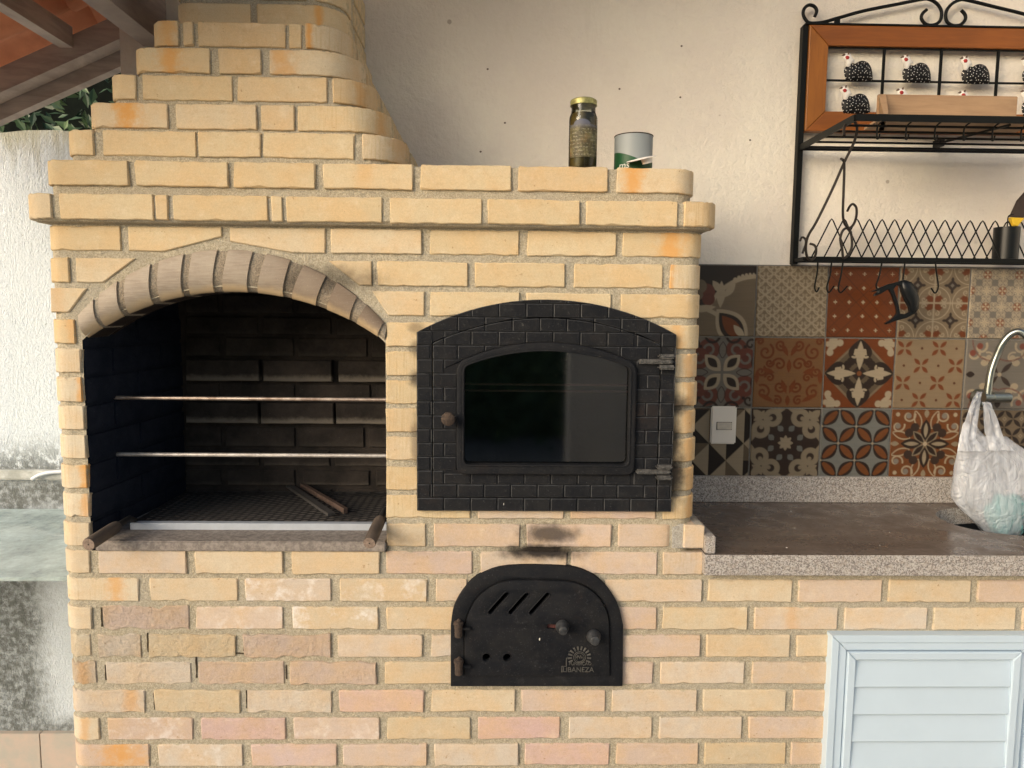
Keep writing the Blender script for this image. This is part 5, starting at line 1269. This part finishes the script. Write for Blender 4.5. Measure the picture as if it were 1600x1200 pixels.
def t21():
    im = base(DK*1.2); x, y = sym4(uu, vv); c = CR*.62; c2 = BL*.8
    put(im, sm(ringd(x, y, .20, .37, .095, .040)), c); put(im, sm(ringd(x, y, .37, .20, .095, .040)), c)
    put(im, sm(circ(x, y, .23, .36, .030)), c); put(im, sm(circ(x, y, .36, .23, .030)), c)
    put(im, sm(petal(x, y, .02, .50, -.15, .26, .055)), c); put(im, sm(petal(x, y, .50, .02, 1.72, .26, .055)), c)
    put(im, sm(petal(x, y, .30, .42, -.5, .2, .045)), c); put(im, sm(petal(x, y, .42, .30, 2.07, .2, .045)), c)
    put(im, sm(petal(x, y, .39, .39, math.pi/4, .13, .05)), c); put(im, sm(circ(x, y, .40, .44, .03)), c); put(im, sm(circ(x, y, .44, .40, .03)), c)
    for a_, b_ in ((.07, .20), (.20, .07)): put(im, sm(circ(x, y, a_+.01, b_+.01, .042)), c2); put(im, sm(petal(x, y, a_-.03, b_-.03, math.pi/4, .12, .03)), c2)
    for an in (0, math.pi/4, math.pi/2): put(im, sm(petal(x, y, 0, 0, an, .115, .028)), CR*.75)
    put(im, sm(petal(x, y, -.01, .30, 1.57, .16, .022)), DK); put(im, sm(petal(x, y, .30, -.01, 0, .16, .022)), DK); return im
def t22():
    im = base(BL); X = uu*2; Y = vv*2
    for (ox, oy) in ((0, 0),):
        x = np.mod(X, 1)-.5; y = np.mod(Y, 1)-.5; ax_, ay_ = np.abs(x), np.abs(y)
        for k, an in enumerate((math.pi/4,)):
            pass
        # leaves run along the edges of each diamond (corner midpoints)
        def leaf(px, py):
            a = (px+py)/math.sqrt(2); b = (px-py)/math.sqrt(2); return a, b
        q = ax_+ay_-.5; t = (ax_-ay_)*math.sqrt(2)/2; dd = q/math.sqrt(2); L = .335
        lens = lambda w: np.abs(dd)-w*np.cos(np.clip(t/L, -1, 1)*math.pi/2)
        put(im, sm(lens(.185), .02), DK); put(im, sm(lens(.095)+.0*t+np.maximum(0, np.abs(t)-.24)*2, .02), OR*.85)
    put(im, sm(np.hypot(np.mod(X+.5, 1)-.5, np.mod(Y, 1)-.5)-.035, .02), CR*.9); put(im, sm(np.hypot(np.mod(X, 1)-.5, np.mod(Y+.5, 1)-.5)-.035, .02), CR*.9)
    return im
def t23():
    im = base(OR*.85); x, y = sym4(uu, vv); lo, hi = np.minimum(x, y), np.maximum(x, y)
    for (a, b) in ((.26, .41), (.41, .26)): put(im, sm(spiral(x, y, a, b, .10, .012, 2.8, 1.2)), CR); put(im, sm(circ(x, y, a, b, .04)), GY*1.2)
    put(im, sm(np.abs(petal(x, y, .08, .22, 1.25, .28, .05))-.009), CR); put(im, sm(np.abs(petal(x, y, .22, .08, .32, .28, .05))-.009), CR)
    put(im, sm(circ(x, y, .16, .24, .065)), DK*1.5); put(im, sm(circ(x, y, .24, .16, .065)), DK*1.5); put(im, sm(petal(x, y, .0, .0, math.pi/4, .26, .06)), CR*.6); put(im, sm(petal(x, y, .02, .02, math.pi/4, .21, .035)), DK)
    put(im, sm(petal(hi, lo, .05, 0, 0, .31, .075)), DK); put(im, sm(petal(hi, lo, .09, 0, 0, .22, .03)), CR*.8); put(im, sm(petal(hi, lo, .38, 0, 0, .13, .035)), CR*.7); put(im, sm(circ(x, y, 0, 0, .03)), CR*1.2); put(im, sm(circ(x, y, .42, .43, .03)), CR); return im
def t24():
    im = base(TP*.85); n = 4; X = uu*n; Y = vv*n; x = np.abs(np.mod(X, 1)-.5); y = np.abs(np.mod(Y, 1)-.5); q = (x+y-.5)/math.sqrt(2); t = (x-y)*.707
    put(im, sm(np.abs(q)-.12*np.cos(np.clip(t/.335, -1, 1)*math.pi/2), .05), DK*.9); put(im, sm(np.abs(x+y-.10)-.03, .04), CR*.8); return im
TF = [[t00, t01, t02, t03, t04, t22, t11], [t10, t11, t12, t13, t14, t20, t02], [t20, t21, t22, t23, t24, t12, t03]]
DESC = None
tw_ = (x_(1512, 470, YW)-x_(1180, 470, YW))/3; X1t = x_(1180, 470, YW)
zr0 = z_(1290, 415.5, YW); zr3 = ub
th_ = (z_(1290, 415.5, YW)-z_(1290, 637.5, YW))/2
add('grout', box((XR-.02, YW-.0035, zr0-3*th_-.006), (X1t+8*tw_, YW-.0005, zr0+.001)), M['grout'], bw)
g = .0022
for r in range(3):
    for c_ in range(-2, 8):
        x0 = X1t+(c_)*tw_+g; x1 = x0+tw_-2*g; z1 = zr0-r*th_-g; z0 = z1-th_+2*g
        k = c_+1
        fn = TF[r][k % 7] if c_ >= -1 else TF[(r+1) % 3][0]
        im = np.clip(fn(), 0.01, .9)
        n = NG; X = np.linspace(x0, x1, n); Z = np.linspace(z1, z0, n); XX, ZZ = np.meshgrid(X, Z)
        if x1 < XR: continue
        e = np.minimum(np.minimum(uu, 1-uu), np.minimum(vv, 1-vv)); yy_ = np.full_like(XX, YW-.009)+np.where(e < .004, .0025, 0)
        if c_ >= 6: n2 = None
        V = np.stack([XX, yy_, ZZ], -1).reshape(-1, 3); idx = np.arange(n*n).reshape(n, n)
        Fq = np.stack([idx[:-1, :-1], idx[1:, :-1], idx[1:, 1:], idx[:-1, 1:]], -1).reshape(-1, 4)
        Vb = np.array([(x0, YW-.0038, z1), (x1, YW-.0038, z1), (x1, YW-.0038, z0), (x0, YW-.0038, z0)]); m = n*n
        V = np.vstack([V, Vb]); Fl = Fq.tolist()+[[0, n-1, m+1, m], [n-1, m-1, m+2, m+1], [m-1, m-n, m+3, m+2], [m-n, 0, m, m+3]]
        im = im*np.array([.50, .455, .41]); colr = np.vstack([im.reshape(-1, 3), np.ones((4, 3))*.3])
        add('tile', (V, Fl), M['tile'], bw, colattr=colr)
# ---- light switch
sw = thing('light_switch', (x_(1131, 665, YW), YW-.01, z_(1131, 665, YW)), 'cream rectangular light switch plate on the triangle patterned tile', 'switch')
s0, s1 = P(1111, 636, YW-.02), P(1151, 694, YW-.02)
sx0, sx1, sz0, sz1 = x_(1111, 660, YW-.02), x_(1151, 660, YW-.02), z_(1131, 694, YW-.02), z_(1131, 635, YW-.02)
add('plate', box((sx0, YW-.020, sz0), (sx1, YW-.0092, sz1), .004), M['switch'], sw, smooth='auto')
kx0, kx1, kz0, kz1 = x_(1120, 665, YW-.02), x_(1143, 665, YW-.02), z_(1131, 671, YW-.02), z_(1131, 660, YW-.02)
add('rocker', box((kx0, YW-.0240, kz0), (kx1, YW-.0198, kz1), .0012), m_simple('yellowed_plastic', (.58, .53, .45), .35), sw, smooth='auto')
add('rocker_gap', box((kx0-.0012, YW-.0204, kz0-.0012), (kx1+.0012, YW-.0201, kz1+.0012)), M['blackplastic'], sw)
# ---- tap with the bag hanging on it
fy = YW-.09
tap = thing('wall_tap', (x_(1545, 620, fy), YW-.01, z_(1545, 620, fy)), 'brushed chrome wall tap with swan-neck spout above the sink', 'tap')
c = P(1532, 622, YW-.02); add('flange', lathe([(0, -.014), (.020, -.014), (.027, -.006), (.028, 0), (.028, .011)], (c.x, c.y-.002, c.z), 28, 'y'), M['chrome'], tap, smooth='auto')
a = P(1543, 621, fy); add('body', join(tube([(c.x, YW-.03, c.z), (c.x+.005, fy, a.z)], .012, 16), tube([(a.x-.012, fy, a.z), (a.x+.012, fy, a.z), (a.x+.03, fy, a.z), (a.x+.062, fy, a.z)], [.0135, .0135, .0125, .0125], 20)), M['chrome'], tap, smooth='auto')
add('handle', tube([(a.x+.014, fy, a.z), (a.x+.0145, fy, a.z), (a.x+.066, fy, a.z)], [.0142, .0150, .0150], 22), M['chrome'], tap, smooth='auto')
nk = [P(x, y, fy-q) for x, y, q in ((1543, 618, 0), (1545, 600, 0), (1549, 578, 0), (1557, 556, .004), (1566, 537, .012), (1578, 523, .02), (1592, 518, .03), (1605, 527, .04), (1611, 545, .045), (1613, 560, .045))]
add('spout', tube(smoothpath(nk, 5), .0100, 14), M['chrome'], tap, smooth='auto')
add('collar', tube([P(1543.5, 612, fy), P(1544.5, 603, fy)], .0108, 18), M['chrome'], tap, smooth='auto')
by = fy-.03
bag = thing('plastic_bag', (x_(1545, 740, by), by, z_(1545, 845, by)), 'translucent white carrier bag with a turquoise cloth inside hanging on the tap', 'bag')
def ribbon_body():
    # outline of the bag by height: left and right edges
    rows = [(668, 1503, 1548), (685, 1499, 1572), (700, 1497, 1592), (712, 1495, 1612), (726, 1492, 1622), (742, 1490, 1618), (760, 1488, 1606), (778, 1487, 1600), (790, 1494, 1598), (804, 1507, 1598), (820, 1523, 1596), (833, 1535, 1590), (842, 1548, 1582), (846, 1560, 1572)]
    n = 44; V, Fc = [], []
    for i, (y, l, r) in enumerate(rows):
        zc_ = z_(1545, y, by); xl_, xr2 = x_(l, y, by), x_(r, y, by); cx = (xl_+xr2)/2; hw = (xr2-xl_)/2; dp = min(.055, .012+.006*i) if i < 9 else .055*max(.25, 1-(i-9)/7)
        for k in range(n):
            an = 2*math.pi*k/n; wr = 1+.05*math.sin(an*5+i*.5)+.035*math.sin(an*11+1+i*.9)
            tip = -.012*i*0
            V.append((cx+hw*math.cos(an)*(1+.012*math.sin(an*7+i)), by-dp*math.sin(an)*wr, zc_+.008*math.sin(an*3+i*.4)*(1 if i > 0 else 2.2)+(0 if i else -.05*max(0, math.cos(an)))))
    for i in range(len(rows)-1):
        for k in range(n): Fc.append((i*n+k, i*n+(k+1) % n, (i+1)*n+(k+1) % n, (i+1)*n+k))
    m = len(rows)-1; Fc.append(tuple(m*n+k for k in range(n)))
    return V, Fc
add('bag_body', ribbon_body(), M['bag'], bag, smooth=True)
def strip(pts, wr, dy=.0, crease=.006, ns=7):
    V, Fc = [], []
    for i, (y, l, r, q) in enumerate(pts):
        for k in range(ns):
            t = k/(ns-1); p = P(l+(r-l)*t, y, by+q); V.append((p.x, p.y+crease*math.sin(k*2.1+i*.3), p.z))
    for i in range(len(pts)-1):
        for k in range(ns-1): Fc.append((i*ns+k, i*ns+k+1, (i+1)*ns+k+1, (i+1)*ns+k))
    return V, Fc
add('bag_handle', strip([(612, 1527, 1534, .028), (622, 1521, 1533, .012), (640, 1515, 1531, .0), (662, 1508, 1529, -.012), (685, 1501, 1527, -.022), (705, 1498, 1545, -.03)], 1), M['bag'], bag, smooth=True)
add('bag_handle', strip([(630, 1537, 1545, -.016), (640, 1537, 1553, -.016), (655, 1538, 1560, -.02), (675, 1540, 1567, -.026), (690, 1546, 1573, -.034), (704, 1548, 1590, -.038)], 1), M['bag'], bag, smooth=True)
add('bag_handle', strip([(628, 1534, 1548, .0), (632, 1536, 1550, -.014), (640, 1538, 1552, -.014)], 1), M['bag'], bag, smooth=True)
cc = P(1570, 812, by)
def lump():
    bm = bmesh.new(); bmesh.ops.create_icosphere(bm, subdivisions=4, radius=1)
    for v in bm.verts:
        d = v.co.copy(); k = 1+.12*math.sin(d.x*7+d.z*5)+.08*math.sin(d.y*11+d.x*9); v.co = Vector((cc.x-.002+d.x*.056*k, by-.004+d.y*.034*k, cc.z+.010+d.z*.066*k))
    r = [v.co.copy() for v in bm.verts], [[w.index for w in f.verts] for f in bm.faces]; bm.free(); return r
tag(add('turquoise_cloth', lump(), M['sponge'], smooth=True), 'crumpled turquoise cloth showing through the white bag', 'cloth')

# ================================================================== WALL SHELF
YS = YW-.028
shx0 = x_(1258, 50, YS); shc = x_(1474, 30, YS); shx1 = 2*shc-shx0; zt_s = z_(1262, 40, YS); zb_s = z_(1247, 409, YS)
shelf = thing('wall_shelf', (shc, YW-.01, (zt_s+zb_s)/2), 'black wrought-iron wall rack with an orange-brown wooden frame and two shelves', 'wall shelf')
IW = M['ironwork']
for x in (shx0, shx1): add('upright', box((x-.008, YS-.006, zb_s-.008), (x+.008, YS+.018, zt_s), .001), IW, shelf)
# wooden frame
fz1 = (z_(1300, 41, YS)+z_(1590, 47, YS))/2; fw0 = shx0+.0085; fw1 = shx1-.0085; fz0 = z_(1300, 207, YS); fwid = .058
o4 = [(fw0, fz0), (fw1, fz0), (fw1, fz1), (fw0, fz1)]; i4 = [(fw0+fwid, fz0+fwid), (fw1-fwid, fz0+fwid), (fw1-fwid, fz1-fwid), (fw0+fwid, fz1-fwid)]
for k in range(4):
    add('wood_rail' if k % 2 == 0 else 'wood_stile', prism(inset(ccw([o4[k], o4[(k+1) % 4], i4[(k+1) % 4], i4[k]]), .0003), YS-.012, YS+.012, .0025, seg=2), M['frame_wood' if k % 2 == 0 else 'frame_wood_v'], shelf)
add('top_bar', box((shx0-.004, YS-.014, fz1+.0006), (shx1+.004, YS+.014, fz1+.005)), IW, shelf)
ix0, ix1, iz0, iz1 = i4[0][0], i4[1][0], i4[0][1], i4[2][1]; izm = z_(1430, 127.5, YS)
add('inner_bar', box((ix0, YS-.003, iz1-.004), (ix1, YS+.003, iz1-.0005)), IW, shelf)
for k in range(1, 4): x = ix0+(ix1-ix0)*k/4; add('grid_bar', box((x-.0035, YS-.0045, iz0), (x+.0035, YS+.0025, iz1), .0008), IW, shelf)
add('grid_bar', box((ix0, YS-.001, izm-.0028), (ix1, YS+.0045, izm+.0028), .0008), IW, shelf)
# scrollwork
def scroll(pts, r=.0048, Y=YS, mir=False, name='scroll', per=6):
    q = [P(x, y, Y) for x, y in pts]
    if mir: q = [Vector((2*shc-v.x, v.y, v.z)) for v in q]
    return add(name, tube(smoothpath(q, per), r, 10), IW, shelf, smooth='auto')
sc1 = [(1273, 26), (1276, 17), (1272, 10), (1264, 8), (1257, 13), (1255, 22), (1259, 31), (1266, 36), (1285, 35), (1310, 28), (1350, 17), (1400, 7), (1440, -1), (1452, -1), (1464, 6), (1471, 18), (1469, 32), (1459, 39), (1447, 38), (1440, 30), (1441, 22), (1448, 15)]
for mm in (False, True): scroll(sc1, mir=mm)
add('stub', box((x_(1304, 32, YS), YS-.004, fz1+.005), (x_(1312, 32, YS), YS+.004, z_(1308, 30, YS)), .0005), IW, shelf)
# upper shelf
YFr = PX(1337, 183, shx0).y; zfr = (P(1340, 183, YFr).z+P(1590, 188, YFr).z)/2
add('front_bar', box((shx0, YFr-.003, zfr-.0085), (shx1, YFr+.003, zfr+.0085), .0008), IW, shelf)
def side_bracket(x, z1=None):
    za = z_(1254, 225, YS); return flatbar4((x, YS-.008, za-.010), (x, YFr+.003, zfr-.008), .005, .018)
def flatbar4(a, b, w, h):
    V = []
    for p in (a, b):
        for dx, dz in ((-w/2, 0), (w/2, 0), (w/2, h), (-w/2, h)): V.append((p[0]+dx, p[1], p[2]+dz))
    return V, [(0, 1, 2, 3), (7, 6, 5, 4), (0, 4, 5, 1), (1, 5, 6, 2), (2, 6, 7, 3), (3, 7, 4, 0)]
for x in (shx0, shx1): add('side_bar', flatbar4((x, YS-.006, zfr-.0085), (x, YFr+.003, zfr-.0085), .006, .017), IW, shelf)
for k in range(5):
    y = YFr+(YS-.02-YFr)*(k+1)/5.2; add('shelf_wire', tube([(shx0+.004, y, zfr-.004), (shx1-.004, y, zfr-.004)], .0032, 8), IW, shelf)
add('shelf_wire', tube([(shx0, YS-.01, zfr-.006), (shx1, YS-.01, zfr-.006)], .004, 8), IW, shelf)
for k in range(9):
    x = x_(1371, 195, YFr+.03)+k*.0745; y = YFr+.03
    add('small_hook', tube(smoothpath([(x, YFr+.004, zfr-.006), (x, y-.008, zfr-.010), (x, y, zfr-.018), (x, y, zfr-.036), (x+.003, y+.004, zfr-.043), (x+.009, y+.006, zfr-.040), (x+.010, y+.006, zfr-.030)], 3), .0022, 6), IW, shelf)
a = P(1470, 223, YS); b = P(1578, 190, YFr+.01)
add('stay', tube([(a.x, YS, a.z), (b.x, b.y, zfr-.010)], .0035, 8), IW, shelf); add('stay_foot', box((a.x-.008, YS-.006, a.z-.010), (a.x+.008, YW-.0005, a.z+.010)), IW, shelf)
# lower plate rack
YL = YW-.10
zlw = z_(1400, 408, YS)
add('lower_bar', box((shx0, YS-.008, zlw-.008), (shx1, YS, zlw+.004), .001), IW, shelf)
add('lower_bar', box((shx0+.004, YL-.004, zlw-.009), (shx1-.004, YL+.004, zlw+.005), .001), IW, shelf)
for x in (shx0, shx1): add('lower_side', box((x-.004, YL, zlw-.007), (x+.004, YS-.008, zlw+.004), .0008), IW, shelf)
pk0 = P(1299, 343, YS-.03); step = (x_(1535, 343, YS-.03)-x_(1299, 343, YS-.03))/12; zpk = (pk0.z+z_(1515, 344, YS-.03))/2; hw = x_(1324, 400, YS)-x_(1299, 400, YS)
for k in range(16):
    x = pk0.x+k*step; q = []
    add('rack_wire', tube([(x-hw, YS-.010, zlw), (x-.004, YS-.030, zpk-.006), (x, YS-.032, zpk), (x+.004, YS-.034, zpk-.006), (x+hw, YS-.055, zlw)], .0021, 6), IW, shelf, smooth='auto')
# hooks under the lower bar
def hook(pts, lab, Y=YL):
    o = add('hook', tube(smoothpath([P(x, y, Y) for x, y in pts], 4), .0024, 7), IW, shelf, smooth='auto')
hook([(1278, 404), (1277, 425), (1273, 448), (1276, 456), (1280, 449)], 1); hook([(1300, 404), (1297, 430), (1292, 448), (1295, 457), (1303, 447)], 1); hook([(1318, 404), (1314, 430), (1310, 450), (1314, 457), (1324, 447)], 1)
hook([(1379, 404), (1374, 430), (1369, 446), (1372, 452), (1377, 449)], 1); hook([(1414, 404), (1413, 420), (1411, 438), (1415, 446), (1420, 440)], 1); hook([(1461, 404), (1463, 425), (1466, 448), (1461, 458), (1455, 450)], 1)
# hanging scrolled irons
def iron(pts, ys, label, r=.0036):
    q = [P(x, y, ys[0]+(ys[1]-ys[0])*i/(len(pts)-1)) for i, (x, y) in enumerate(pts)]
    tag(add('scrolled_iron', tube(smoothpath(q, 5), r, 9), m_simple('dark_brown_iron', (.030, .022, .018), .5, .3, .2, 60, .3), smooth='auto'), label, 'hanging iron', 'scrolled irons hanging on the rack')
iron([(1319, 212), (1319, 200), (1325, 190), (1333, 189), (1339, 197), (1337, 214), (1331, 230), (1319, 254), (1300, 297), (1276, 346), (1263, 368), (1259, 385), (1261, 401), (1268, 406), (1274, 399), (1275, 388), (1272, 383), (1266, 381)], (YFr+.03, YL-.012), 'long scrolled black iron slanting down from the upper shelf')
iron([(1314, 248), (1319, 256), (1318, 300), (1317, 335), (1320, 350), (1327, 356), (1334, 350), (1338, 338), (1338, 325), (1333, 319), (1328, 322), (1324, 330)], (YFr+.10, YL-.016), 'shorter upright iron hooked onto the slanting one', .0034)
iron([(1322, 348), (1324, 356), (1330, 366), (1331, 385), (1326, 397), (1318, 403), (1316, 390), (1313, 372), (1318, 359), (1325, 357), (1330, 364)], (YL-.014, YL-.03), 'small closed iron loop below the upright iron', .0036)
iron([(1250, 377), (1253, 371), (1258, 373), (1259, 381), (1256, 390), (1254, 396)], (YS-.02, YS-.024), 'small iron curl beside the left upright of the rack', .0032)
# ---- guinea fowl figures
def fowl(px, py, lab, sc_=1.0, flip=False):
    Yc = YS-.012; c = P(px, py, Yc); k = (P(px+10, py, Yc).x-c.x)/10*sc_
    t = thing('guinea_fowl', (c.x, Yc, c.z), lab, 'figurine', 'speckled guinea fowl figures')
    L = lambda pts: [(c.x+a*k, c.z-b*k) for a, b in pts]
    bodyp = L([(-13, 2), (-16, -6), (-17, -14), (-14, -19), (-9, -23), (-5, -24), (-1, -23), (4, -26), (10, -28), (16, -27), (21, -24), (25, -18), (27.5, -11), (28.5, -4), (28, 0), (22, 2), (5, 2.5)])
    add('body', inflate([(v.x, v.y) for v in smoothpath([Vector((*q, 0)) for q in bodyp+[bodyp[0]]], 3)][:-1], Yc, .013, 5), M['hen'], t, smooth=True)
    neck = L([(-6, -24), (-11, -16), (-15.5, -19), (-17, -26), (-20.5, -30), (-20.5, -35), (-17, -38), (-11, -38), (-7, -33), (-2, -26)])
    h = add('head', inflate(neck, Yc-.004, .0085, 4), M['white'], t, smooth=True)
    add('wattle', inflate(L([(-19, -31), (-17, -27.5), (-13.5, -27.5), (-12, -30), (-14, -33), (-17, -33)]), Yc-.0115, .0035, 3), M['red'], h, smooth=True)
    add('comb', inflate(L([(-15.5, -34.5), (-14.5, -38), (-12, -38.5), (-12.5, -34.5)]), Yc-.0095, .003, 3), M['beak'], h, smooth=True)
    add('beak', inflate(L([(-23.5, -34), (-20, -37), (-17.5, -36), (-18.5, -33)]), Yc-.0065, .004, 3), M['beak'], h, smooth=True)
    return t
zr1 = 124; 
f0 = fowl(1335, 124, 'guinea fowl in the upper left cell of the shelf frame')
def cp(px, py, lab):
    c = P(px, py, YS-.012); return copy_tree(f0, c-Vector(f0.location), lab)
cp(1426, 127, 'guinea fowl in the upper row, second cell from the left'); cp(1518, 129, 'guinea fowl in the upper row, third cell from the left'); cp(1613, 130, 'guinea fowl in the upper row at the right edge of the photo')
cp(1331, 175, 'guinea fowl in the lower left cell, above the shelf corner'); cp(1419, 178, 'guinea fowl half hidden behind the left end of the tray'); cp(1515, 182, 'guinea fowl almost wholly hidden behind the wooden tray'); cp(1612, 180, 'guinea fowl just right of the wooden tray')
# ---- wooden tray on the upper shelf
def tray():
    zb = zfr+.009; Y0 = YFr+.02; Y1 = YFr+.16; xl, xr2 = x_(1381, 176, Y0), x_(1590, 165, Y1); h = z_(1450, 148, Y1)-zb
    parts = []
    fl = .050
    V = [(xl, Y0, zb), (xr2, Y0, zb), (xr2, Y1, zb), (xl+.02, Y1, zb), (xl-.0, Y0, zb+.006), (xr2, Y0, zb+.006), (xr2, Y1, zb+.006), (xl+.02, Y1, zb+.006)]
    base_ = (V, [(0, 3, 2, 1), (4, 5, 6, 7), (0, 1, 5, 4), (1, 2, 6, 5), (2, 3, 7, 6), (3, 0, 4, 7)])
    back = box((xl+.055, Y1, zb), (xr2, Y1+.010, zb+h), .002)
    lf = ([(xl+.0, Y0, zb+.0), (xl+.008, Y0, zb), (xl+.075, Y1, zb), (xl+.06, Y1, zb), (xl+.0, Y0, zb+.006), (xl+.012, Y0, zb+.006), (xl+.075, Y1, zb+h), (xl+.055, Y1, zb+h*.98)], [(0, 3, 2, 1), (4, 5, 6, 7), (0, 1, 5, 4), (1, 2, 6, 5), (2, 3, 7, 6), (3, 0, 4, 7)])
    rf = box((xr2-.004, Y0, zb), (xr2+.004, Y1+.01, zb+h*.98), .0015)
    return base_, back, lf, rf, (xl, Y0, zb)
tr_ = tray(); tt = thing('wooden_tray', tr_[4], 'pale wooden tray lying on the upper iron shelf in front of the fowl', 'tray')
add('tray_base', tr_[0], M['tray'], tt); add('back_board', tr_[1], M['tray'], tt); add('end_board', tr_[2], M['tray'], tt)
# ---- black cup with brush and palette knife
YC = YS-.035
cpx = P(1570, 404, YC); rcup = (x_(1588, 380, YC)-x_(1552, 380, YC))/2*.97; zc_b = zlw+.006; zc_t = z_(1570, 354, YC-.02)
cup = thing('black_cup', (cpx.x, YC, zc_b), 'tall shiny black cup on the lower shelf holding a brush', 'cup')
add('cup_wall', lathe([(0, zc_b+.003), (rcup*.96, zc_b+.004), (rcup*.98, zc_t), (rcup*1.02, zc_t), (rcup*1.0, zc_b), (0, zc_b)][::-1], (cpx.x, YC, 0), 36), M['blackplastic'], cup, smooth='auto')
br = thing('grill_brush', (cpx.x+.01, YC, zc_b), 'dark bladed brush with a yellow collar standing in the black cup', 'brush')
add('blade', prism([xz(1578, 339, YC), xz(1599, 340, YC), xz(1612, 300, YC), xz(1605, 296, YC), xz(1590, 313, YC)], YC-.005, YC+.005, .001), m_simple('dark_brown_rubber', (.045, .028, .022), .7), br)
add('collar', prism([xz(1580, 352, YC), xz(1588, 354, YC), xz(1599, 341, YC), xz(1578, 340, YC)], YC-.007, YC+.007, .0015), M['yellow'], br)
add('shaft', tube([P(1583, 353, YC), (cpx.x+.004, YC, zc_b+.01)], .004, 10), M['yellow'], br)
tag(add('bent_wire', tube(smoothpath([(cpx.x-.006, YC-.004, zc_b+.008), P(1574, 352, YC-.004), P(1575, 340, YC-.004), P(1578, 336, YC-.004), P(1584, 335, YC-.004)], 4), .0016, 8), IW, smooth='auto'), 'thin bent wire standing in the black cup beside the brush', 'wire')
# ---- black plastic handle hanging on a hook
hy = YL-.012
hd_o = [(1401, 441), (1412, 437), (1424, 441), (1432, 452), (1436, 468), (1435, 482), (1429, 490), (1416, 497), (1400, 501), (1384, 507), (1383, 505), (1394, 498), (1401, 490), (1400, 480), (1396, 468), (1392, 458), (1388, 452), (1376, 459), (1365, 463), (1366, 460), (1372, 455), (1360, 456), (1376, 449), (1388, 444)]
hd_i = [(1406, 447), (1408, 456), (1413, 468), (1419, 479), (1421, 487), (1414, 491), (1406, 490), (1404, 478), (1400, 464), (1396, 452), (1400, 446)]
ph_ = lambda pl: [xz(a, b, hy) for a, b in pl]
ha = thing('pan_handle', tuple(P(1410, 470, hy)), 'loose black plastic loop handle hanging on a hook in front of the tiles', 'handle')
add('grip', inflate(ph_([(1408, 440), (1414, 438), (1424, 442), (1432, 453), (1436, 468), (1435, 482), (1429, 491), (1423, 488), (1419, 476), (1412, 464), (1408, 452)]), hy, .013, 5), M['blackplastic'], ha, smooth=True)
add('bracket', prism(ph_(hd_o), hy-.004, hy+.005, .0015, [ph_(hd_i)]), M['blackplastic'], ha)
add('screw', tube([P(1372, 456, hy-.006), P(1372, 456, hy+.004)], .004, 10), M['blackplastic'], ha)
# ---- spots and little marks on the plaster (peg holes)
for (x, y) in ((762, 108), (789, 192), (1063, 152), (1065, 72), (968, 139), (1172, 219), (751, 237)):
    c = P(x, y, YW); add('peg_hole', inflate([(c.x+.0035*math.cos(t), c.z+.003*math.sin(t)) for t in (0, 1, 2, 3, 4, 5)], YW-.0002, .0008, 2, back=False), m_simple('dark_filler', (.16, .12, .09), .9) if x == 762 else bpy.data.materials['dark_filler'], bw)
